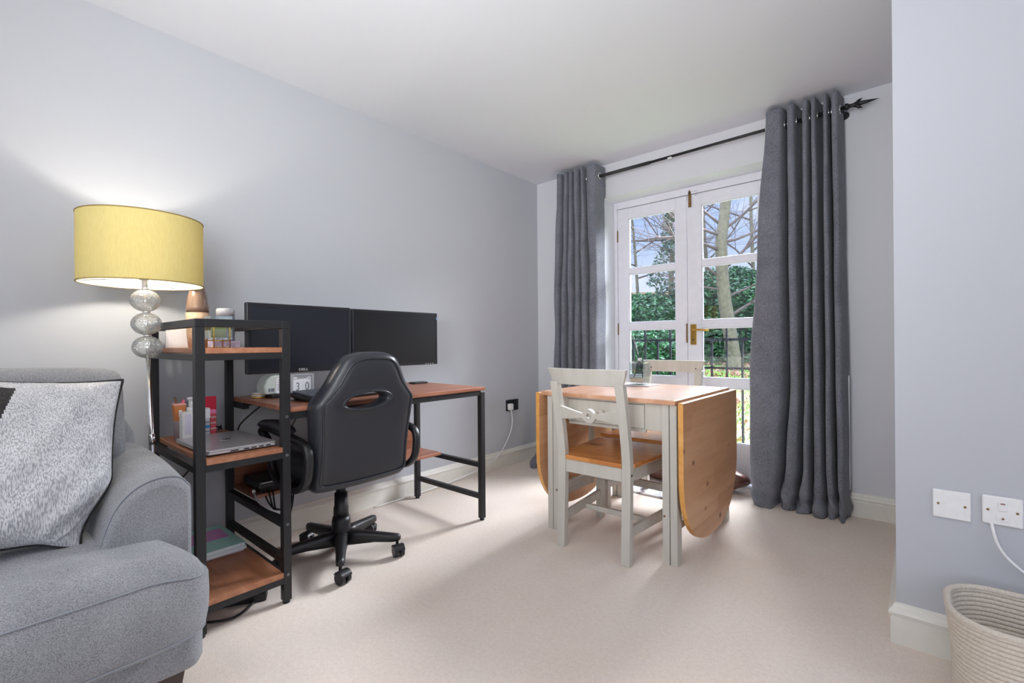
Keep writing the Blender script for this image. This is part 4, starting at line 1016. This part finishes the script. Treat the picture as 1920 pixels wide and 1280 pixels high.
# ------------------------------------------------------------------ floor lamp
A0, A1 = Vector((.350, -2.826, 0)), Vector((.304, -2.858, 1.30))
lp_ = thing('floor_lamp', 'lit floor lamp with mustard drum shade and three crackle glass balls', 'lamp', tuple(A0))
at = lambda z: A0+(A1-A0)*(z/1.30)
MB().lathe([(.001, 0), (.125, 0), (.125, .010), (.11, .016), (.02, .020), (.001, .020)], tuple(A0), 40).build('base', 'chrome', lp_)
MB().cyl(at(.018), at(.955), .0075, n=16).build('pole', 'chrome', lp_)
MB().cyl(at(.62), at(.66), .0105, n=16).build('collar', 'chrome', lp_)
for z_ in (.992, 1.081, 1.170):
    c = at(z_)
    MB().lathe([(.008, -.042)]+[(.049*cos(R(a)), .0425*sin(R(a))) for a in range(-75, 76, 10)]+[(.008, .042)], tuple(c), 36).build('glass_ball', 'crackle', lp_)
    MB().cyl(c-Vector((0, 0, .041)), c+Vector((0, 0, .041)), .006, n=12).build('threaded_rod', 'chrome', lp_)
    MB().cyl(c+Vector((0, 0, .0415)), c+Vector((0, 0, .0475)), .013, n=16).build('spacer', 'chrome', lp_)
MB().cyl(at(1.215), at(1.255), .009, n=14).cyl(at(1.25), at(1.285), .017, n=18).build('bulb_holder', 'white', lp_)
SC = at(1.35)+Vector((-.000, -.0, 0)); SR, SZ0, SZ1 = .193, 1.232, 1.480
secs = []
for z_ in [lerp(SZ0, SZ1, i/8) for i in range(9)]:
    secs.append([(SC.x+SR*cos(2*pi*i/72), SC.y+SR*sin(2*pi*i/72), z_) for i in range(72)])
sh = MB().loft(secs, caps=False).build('lamp_shade', 'shade', lp_, fix=False)
MB().loft([[(SC.x+(p[0]-SC.x)*.985, SC.y+(p[1]-SC.y)*.985, p[2]) for p in q] for q in secs], caps=False).build('shade_lining', 'shade_in', lp_, fix=False)
MT['trim_olive'] = plain('olive_trim', rgb(150, 128, 70), .7)
for z_ in (SZ0, SZ1): MB().tube([(SC.x+SR*cos(2*pi*i/72), SC.y+SR*sin(2*pi*i/72), z_) for i in range(72)], .0022, n=6, closed=True).build('shade_rim', 'trim_olive', lp_)
g = MB()
for k in range(3):
    a = R(15+120*k); g.cyl((SC.x, SC.y, SZ0+.025), (SC.x+SR*cos(a), SC.y+SR*sin(a), SZ0+.004), .0016, n=6)
g.build('shade_spider', 'silver', lp_)
MB().lathe([(.001, -.045), (.014, -.04), (.017, -.02), (.028, .005), (.030, .02), (.024, .038), (.001, .048)], (SC.x, SC.y, 1.335), 24).build('bulb', 'bulb', lp_)
ll = bpy.data.lights.new('lamp_light', 'POINT'); ll.energy = 20; ll.color = (1, .93, .82); ll.shadow_soft_size = .035
lo = bpy.data.objects.new('lamp_light', ll); S.collection.objects.link(lo); lo.location = (SC.x, SC.y, 1.335)
MAT_B = MT['bulb']

# ------------------------------------------------------------------ sofa
sf = thing('sofa', 'large grey woven fabric sofa with rounded arm, in the left foreground', 'sofa', (.7, -3.8, 0))
YO = -2.878; YL = -4.75
def slab(outl, prof):   # prof: (inset, z)
    return MB().loft([[(x, y, z_) for x, y in inset(outl, d)] for d, z_ in prof])
def fillet(o, n=7, it=1): return catmull(o, n, True)
base_o = rrect(.20, 1.075, YL, YO+.004, .05, 8)
slab(base_o, ((.03, .128), (.008, .133), (0, .148), (0, .215), (.012, .238), (.05, .245))).build('base', 'sofa', sf)
# T-shaped seat cushion that wraps in front of the arm
def arcp(cx, cy, r, a0, a1, n=6): return [(cx+r*cos(R(lerp(a0, a1, i/n))), cy+r*sin(R(lerp(a0, a1, i/n)))) for i in range(n+1)]
to = arcp(1.165-.075, YO-.075, .075, 0, 90)+[(1.04, YO), (1.00, YO-.006), (.965, YO-.028), (.92, YO-.05), (.80, YO-.055), (.60, YO-.055), (.50, YO-.055)]
to += [(.50, YL+.2), (1.05, YL+.2), (1.13, YL+.25), (1.160, -4.1), (1.172, -3.6), (1.175, -3.3), (1.170, -3.05)]
dens = []
for i in range(len(to)):
    a, b = to[i], to[(i+1) % len(to)]; n_ = max(1, int(math.dist(a, b)/.03))
    for j in range(n_): dens.append((lerp(a[0], b[0], j/n_), lerp(a[1], b[1], j/n_)))
def sm(o, it):
    for _ in range(it): o = [((o[i-1][0]+2*o[i][0]+o[(i+1) % len(o)][0])/4, (o[i-1][1]+2*o[i][1]+o[(i+1) % len(o)][1])/4) for i in range(len(o))]
    return o
dens = sm(dens, 3)
prof = ((.035, .247), (.012, .252), (.002, .268), (-.004, .30), (-.006, .345), (-.004, .395), (.002, .428), (.016, .452), (.034, .466), (.052, .474))
secs = []
for k, (d, z_) in enumerate(prof):
    q = sm(inset(dens, d), 0 if d < .05 else 6)
    row = []
    for x, y in q:
        zz_ = z_
        drop = sstep((y+3.02)/.15)*.030 if z_ > .4 else 0
        row.append((x, y, zz_-drop))
    secs.append(row)
cxc, cyc = .80, -3.7
for k, z_ in ((.93, .479), (.8, .484), (.5, .488), (.1, .490)):
    secs.append([(lerp(cxc, x, k), lerp(cyc, y, k), z_-(sstep((y+3.02)/.15)*.030*k*k)) for x, y, _z in [(p[0], p[1], 0) for p in secs[9]]])
MB().loft(secs).build('seat_cushion', 'sofa', sf)
mid = [(x, y) for x, y in dens]
for z_, d in ((.428, .001), (.262, .004)):
    fr_ = [(x, y, z_-(sstep((y+3.02)/.15)*.030 if z_ > .4 else 0)) for x, y in inset(dens, d) if (x > 1.0 and y > -4.5)]
    # keep the order along the front edge
    fr_.sort(key=lambda p: (p[1] if p[0] > 1.08 else 10-p[0]))
    MB().tube(fr_, .0019, n=6).build('seam', 'seam', sf)
# arm: cross-sections in (y,z) swept along x
def armsec(x, zt, w0=0, dy=0):
    yo = YO; yi = YO-.205
    pts = [(yo, .245), (yo, .30), (yo, .42), (yo, zt-.055), (yo-.008, zt-.028), (yo-.026, zt-.008), (yo-.055, zt), (yo-.095, zt-.004), (yo-.135, zt-.024), (yo-.168, zt-.062), (yo-.190, zt-.115), (yi, zt-.18), (yi+.0, .40), (yi, .245)]
    return [(x, y, z) for y, z in catmull(pts, 3, False)]
secs = []
for x, zt in ((.22, .60), (.26, .635), (.35, .650), (.50, .655), (.62, .655), (.74, .650), (.84, .640), (.90, .633), (.935, .628)): secs.append(armsec(x, zt))
last = secs[-1]; cy_ = YO-.10
def shr(sec, x, k, dz): return [(x, lerp(y, cy_, k), z-(dz if z > .3 else 0)) for _, y, z in sec]
secs += [shr(last, .950, .015, .003), shr(last, .958, .05, .010), shr(last, .962, .12, .022)]
MB().loft(secs).build('arm', 'sofa', sf)
MB().tube([(.947, lerp(y, cy_, .008), z+.001) for _, y, z in last if z > .30], .0022, n=6).build('arm_seam', 'seam', sf)
# back
MB().loft([[(x, y, z_) for x, y in inset(rrect(.17, .37, YL, YO-.01, .05, 6), d)] for d, z_ in ((.0, .245), (0, .60), (.01, .68), (.03, .72), (.06, .735))]).build('back_frame', 'sofa', sf)
secs = []
for i, (y, k) in enumerate(((-2.958, .45), (-2.963, .72), (-2.975, .90), (-3.00, .98), (-3.06, 1), (-3.4, 1.0), (-3.8, 1.0), (-3.84, .9), (-3.86, .5))):
    cx_, cz_ = .50, .695-.01*(i > 5)
    ring = [(.10, -.19), (.12, -.10), (.125, 0), (.115, .09), (.10, .15), (.085, .205), (.05, .232), (.0, .238), (-.05, .228), (-.09, .195), (-.11, .12), (-.125, 0), (-.11, -.15), (-.06, -.20), (.04, -.205)]
    rr_ = catmull(ring, 3, True)
    secs.append([(cx_+a*k-(.06*(b+.2)), y, cz_+b*(k if b < .1 else (1-(1-k)*.35))+.010*sin(y*9)) for a, b in rr_])
MB().loft(secs).build('back_cushion', 'sofa', sf)
MT['dark_wood'] = plain('dark_brown_wood', rgb(62, 48, 44), .4)
for x, y in ((1.015, YO-.085), (.30, YO-.09), (.99, YL+.1), (.30, YL+.1)):
    MB().loft([[(x-a, y-a, z_), (x+a, y-a, z_), (x+a, y+a, z_), (x-a, y+a, z_)] for a, z_ in ((.024, 0), (.042, .131))], smooth=False).build('foot', 'dark_wood', sf, bevel=.003)

# scatter cushion
sc = thing('scatter_cushion', 'silver streaked scatter cushion with a black corner block, leaning on the sofa back', 'cushion', (.83, -3.28, .5))
Pc = Vector((.800, -3.240, .706)); n_v = Vector((.915, .10, .39)).normalized(); v_v = (Vector((-.36, .09, .93))); v_v = (v_v-v_v.dot(n_v)*n_v).normalized(); u_v = v_v.cross(n_v).normalized()
if u_v.y < 0: u_v = -u_v
HS = .222; G = 150
def pil(u, v, side):
    e = lambda a: 1-abs(a)**2.4
    th = .078*max(0, e(u))**.55*max(0, e(v))**.55
    ears = 1+.055*(abs(u)*abs(v))**3-.045*(1-abs(u)**2)*(abs(v)**4)-.045*(1-abs(v)**2)*(abs(u)**4)
    wr = .004*sin(u*7+v*5)+.003*sin(u*13-v*9)
    p_ = Pc+u_v*(u*HS*ears)+v_v*(v*HS*ears)+n_v*side*(th+(wr if th > .02 else 0))
    k = sstep((u-.2)/.8)*sstep((-v-.25)/.75)
    p_ += u_v*(-.080*k)+v_v*(-.005*k)
    return p_
mb = MB()
for side in (1, -1):
    vs_ = [pil(-1+2*i/G, -1+2*j/G, side) for j in range(G+1) for i in range(G+1)]; o0 = len(mb.v)
    mb.v += [tuple(v) for v in vs_]
    for j in range(G):
        for i in range(G):
            a = o0+j*(G+1)+i; u_, v_ = -1+2*(i+.5)/G, -1+2*(j+.5)/G
            dark = u_ < .02-.27*(.85-v_) and side == 1 and v_ < .86 and v_ > -.55
            mb.f.append((a, a+1, a+G+2, a+G+1) if side == 1 else (a, a+G+1, a+G+2, a+1)); mb.mi.append(1 if dark else 0); mb.sm.append(True)
mb.build('cover', ['pillow_silver', 'pillow_dark'], sc, fix=False)
per = [pil(-1+2*i/G, 1, 0) for i in range(G)]+[pil(1, 1-2*i/G, 0) for i in range(G)]+[pil(1-2*i/G, -1, 0) for i in range(G)]+[pil(-1, -1+2*i/G, 0) for i in range(G)]
MB().tube(per, .0042, n=8, closed=True).build('piping', 'pillow_dark', sc)

# ------------------------------------------------------------------ the garden
rnd = random.Random(11)
def V3(d, u, z): p = CAMP+d*(fwd+u*rgt); return Vector((p.x, p.y, z))
def gz(x, y):        # the lawn rises gently away from the house
    return -.12+.62*sstep((y-.5)/7.0)
gx, gy = [-9+i*.5 for i in range(29)], [.32+j*.45 for j in range(38)]
vs_ = [(x, y, gz(x, y)+.02*sin(x*2.1)*sin(y*1.7)) for y in gy for x in gx]
fs_ = [(j*29+i, j*29+i+1, (j+1)*29+i+1, (j+1)*29+i) for j in range(37) for i in range(28)]
def lawn():
    m, t, p = new_mat('lawn'); p.inputs['Roughness'].default_value = .9
    n = noise(t, coords(t), 14, 5, .7); n2 = noise(t, coords(t), 1.4, 4)
    c = ramp(t, n, (.3, rgb(84, 124, 52)), (.55, rgb(130, 176, 76)), (.7, rgb(172, 206, 104)))
    c = mixc(t, ramp(t, n2, (.45, (0, 0, 0, 1)), (.62, (.8, .8, .8, 1))), c, ramp(t, n, (.35, rgb(118, 84, 66)), (.65, rgb(196, 166, 150))))
    L(t, c, p.inputs['Base Color']); bump(t, p, n, .6, .02); return m
MT['lawn'] = lawn()
gr = MB().add(vs_, fs_, 0, True).build('lawn', 'lawn'); struct(gr)
def leafcloud(rnd, n, gen, size, mi=0):
    v = []; f = []
    for _ in range(n):
        c = gen(); s_ = size*rnd.uniform(.6, 1.25)
        a = Vector((rnd.gauss(0, 1), rnd.gauss(0, 1), rnd.gauss(0, .6)+.1)).normalized(); b = a.orthogonal().normalized()
        b = (Matrix.Rotation(rnd.uniform(0, 6.28), 3, a) @ b); k = a.cross(b)
        o = len(v); v += [tuple(c-a*s_), tuple(c+b*s_*.42+k*s_*.1), tuple(c+a*s_), tuple(c-b*s_*.42+k*s_*.1)]; f += [(o, o+1, o+2, o+3)]
    return v, f
def bush(label, u0, u1, d, ztop, zb, n, size, seed, mat='leaf', group=None, name='laurel_hedge', cat='hedge', depth=1.1):
    r_ = random.Random(seed); c = V3(d, (u0+u1)/2, zb); root = thing(name, label, cat, tuple(c), group=group)
    hw = (u1-u0)/2*d; h = ztop-zb
    def gen():
        while True:
            a, b, q = r_.uniform(-1, 1), r_.uniform(-1, 1), r_.uniform(0, 1)
            rr = (abs(a)**3+abs(b)**2.0+abs(q)**4)
            lump = 1+.18*sin(a*6+seed)*cos(b*5+q*7)
            if .45 < rr < lump: break
        return c+rgt*(a*hw)+fwd*(b*depth)+Vector((0, 0, q*h))
    v, f = leafcloud(r_, n, gen, size)
    MB().add(v, f).build('foliage', mat, root, fix=False)
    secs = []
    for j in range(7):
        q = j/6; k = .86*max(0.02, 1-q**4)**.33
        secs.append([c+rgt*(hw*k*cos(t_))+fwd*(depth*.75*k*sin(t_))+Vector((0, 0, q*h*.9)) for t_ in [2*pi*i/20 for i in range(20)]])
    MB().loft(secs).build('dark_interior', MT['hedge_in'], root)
    return root
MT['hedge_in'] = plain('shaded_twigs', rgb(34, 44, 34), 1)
bush('broad green laurel hedge behind the left door leaf, beyond the lawn', .20, .345, 10.5, 2.08, .42, 15000, .058, 1)
bush('tall glossy laurel hedge behind the tree trunk, filling the right door leaf', .335, .60, 11.0, 2.72, .42, 26000, .062, 2)
bush('low clipped hedge in front of the broad laurel hedge at left', .22, .36, 8.3, 1.22, .38, 7000, .048, 5, name='low_hedge', depth=.6)
# trees
def branch(mb, r_, p, d, ln, rad, lev, spread=.55, gap=.5):
    n_ = 6; pts = [p]; q = p; dd = d.normalized()
    for i in range(n_):
        dd = (dd+Vector((r_.gauss(0, .12), r_.gauss(0, .12), r_.gauss(0, .08)+.02))).normalized(); q = q+dd*ln/n_; pts.append(q)
    mb.tube(pts, [rad*(1-.62*i/n_) for i in range(n_+1)], n=7 if lev > 1 else 4, mi=0 if rad > .06 else 1)
    if lev <= 0: return
    for i in range(2, n_+1):
        for _ in range(2 if lev > 1 else 2):
            if r_.random() < .85:
                nd = (dd+Vector((r_.gauss(0, spread), r_.gauss(0, spread), r_.gauss(0, spread*.7)))).normalized()
                branch(mb, r_, pts[i], nd, ln*r_.uniform(.4, .68), rad*(1-.62*i/n_)*.55, lev-1, spread)
def tree(label, path, rads, seed, boughs, name='bare_tree', lev=2):
    r_ = random.Random(seed); root = thing(name, label, 'tree', tuple(path[0]))
    m = MB(); cp_ = catmull([tuple(p) for p in path], 5); rr_ = [lerp(rads[0], rads[1], i/(len(cp_)-1)) for i in range(len(cp_))]
    m.tube(cp_, rr_, n=14); m.build('trunk', 'bark', root)
    b = MB()
    for k, dirv, ln, rad in boughs: branch(b, r_, Vector(cp_[int(k*(len(cp_)-1))]), dirv, ln, rad, lev)
    b.build('branches', ['bark', 'twig'], root)
    return root
D = 9.0
UPZ = Vector((0, 0, 1))
tr1 = tree('bare tree with a thick grey-green trunk seen through the right door leaf', [V3(D, .478, .30), V3(D, .466, 1.1), V3(D, .452, 2.0), V3(D, .448, 2.9), V3(D, .456, 3.5), V3(D, .47, 5.0)], (.135, .085), 3,
    [(.30, rgt*1+UPZ*.8, 1.6, .032), (.36, rgt*.9+UPZ*.35, 1.4, .025), (.45, rgt*-1+UPZ*.9, 1.7, .029), (.50, rgt*1+UPZ*.7-fwd*.2, 1.8, .036), (.56, rgt*-1+UPZ*.4, 1.9, .032), (.6, rgt*.9+UPZ*.2, 1.6, .029), (.64, -rgt+UPZ*.1-fwd*.3, 1.8, .029), (.68, rgt+UPZ*.6, 1.6, .029), (.72, -rgt*.7+UPZ*.8, 1.6, .029), (.4, -rgt+UPZ*.05, 1.4, .022)])
tree('slender bare tree just left of the thick trunk, farther back', [V3(13, .405, .5), V3(13, .418, 2.4), V3(13, .410, 4.5), V3(13, .405, 6.8)], (.07, .029), 5, [(.45, -rgt+UPZ, 2.2, .022), (.5, rgt+UPZ, 2.2, .022), (.6, -rgt+UPZ*.5, 2.4, .022), (.7, rgt*.8+UPZ*.6, 2.2, .022)], lev=2)
tree('thin bare tree right of the thick trunk, beside the curtain', [V3(12, .512, .5), V3(12, .516, 2.5), V3(12, .512, 4.5), V3(12, .518, 6.5)], (.06, .025), 6, [(.45, -rgt+UPZ, 2.0, .022), (.5, rgt+UPZ, 2.2, .022), (.62, -rgt+UPZ*.3, 2.2, .022)], lev=2)
tree('fine-branched bare tree behind the left door leaf', [V3(12, .275, .5), V3(12, .270, 2.0), V3(12, .262, 3.6), V3(12, .25, 5.2)], (.05, .022), 8, [(.3, rgt+UPZ*1.2, 2.4, .020), (.35, -rgt*.8+UPZ, 2.2, .020), (.5, rgt*1+UPZ*.2, 2.6, .022), (.55, -rgt+UPZ*.4, 2.4, .020), (.62, rgt+UPZ*.8, 2.4, .020), (.7, rgt*.8-UPZ*.1, 2.2, .019), (.75, -rgt*.8, 2.2, .019)], lev=2)
iv = tree('ivy-clad tree at the right edge of the left door leaf', [V3(11.5, .345, .5), V3(11.5, .340, 2.2), V3(11.5, .343, 3.4), V3(11.5, .335, 4.6)], (.08, .036), 9, [(.6, -rgt+UPZ, 1.6, .022), (.7, rgt+UPZ, 1.6, .022)], name='ivy_tree', lev=1)
r_ = random.Random(21); c0_ = V3(11.5, .338, 0)
def gen_ivy():
    z_ = r_.uniform(1.8, 4.6); w_ = (.36+.14*sin(z_*3.1))*(.6 if z_ > 3.9 else 1)*(.7 if z_ < 2.4 else 1); a = r_.uniform(0, 6.28); q = r_.uniform(.2, 1)**.5
    return c0_+rgt*(w_*q*cos(a)+.06*sin(z_*2))+fwd*(w_*q*sin(a))+UPZ*z_
v, f = leafcloud(r_, 1700, gen_ivy, .062); MB().add(v, f).build('ivy', 'leaf2', iv, fix=False)
# boundary wall beyond the hedge
wl = MB(); a, b = V3(15, .14, 0), V3(15, .44, 0); n_ = fwd*.2
wl.prism([(a.x, a.y), (b.x, b.y), ((b+n_).x, (b+n_).y), ((a+n_).x, (a+n_).y)], 'Z', .3, 2.60)
tag(wl.build('garden_wall', 'brick'), 'tan brick boundary wall beyond the hedge at left', 'wall')
# grass blades and fallen leaves
r_ = random.Random(5); v = []; f = []
for _ in range(22000):
    y = .6+7.5*r_.random()**1.1; x = r_.uniform(-4.2, 2.2); z = gz(x, y); h = r_.uniform(.03, .075); a = r_.uniform(0, 6.28); w_ = .006
    o = len(v); lx, ly = r_.gauss(0, .02), r_.gauss(0, .02)
    v += [(x-w_*cos(a), y-w_*sin(a), z-.01), (x+w_*cos(a), y+w_*sin(a), z-.01), (x+lx, y+ly, z+h)]; f.append((o, o+1, o+2))
tag(MB().add(v, f).build('grass_blades', 'grass', fix=False), 'bright green grass blades of the lawn outside the doors', 'grass', kind='stuff')
def gen_l():
    y = 1+7.0*r_.random()**.8; x = r_.uniform(-4.2, 1.8); return Vector((x, y, gz(x, y)+.05))
v, f = leafcloud(r_, 3800, gen_l, .05)
tag(MB().add(v, f).build('fallen_leaves', 'deadleaf', fix=False), 'brown and pink fallen leaves scattered over the lawn', 'leaves', kind='stuff')

# glowing globe added out of view overhead, to brighten the room
pd = thing('fill_globe', 'added white glowing globe, unseen above the camera, brightening the room', 'lamp', (1.75, -3.55, 2.4))
MB().cyl((1.75, -3.55, 2.398), (1.75, -3.55, 2.375), .045, n=24).cyl((1.75, -3.55, 2.376), (1.75, -3.55, 2.31), .004, n=8).build('flex', 'white', pd)
MB().lathe([(.20*cos(R(a))+.0005, .20*sin(R(a))) for a in range(-90, 91, 10)], (1.75, -3.55, 2.11), 32).build('globe', emit('fill_globe_glow', (1, .94, .87, 1), 11), pd)
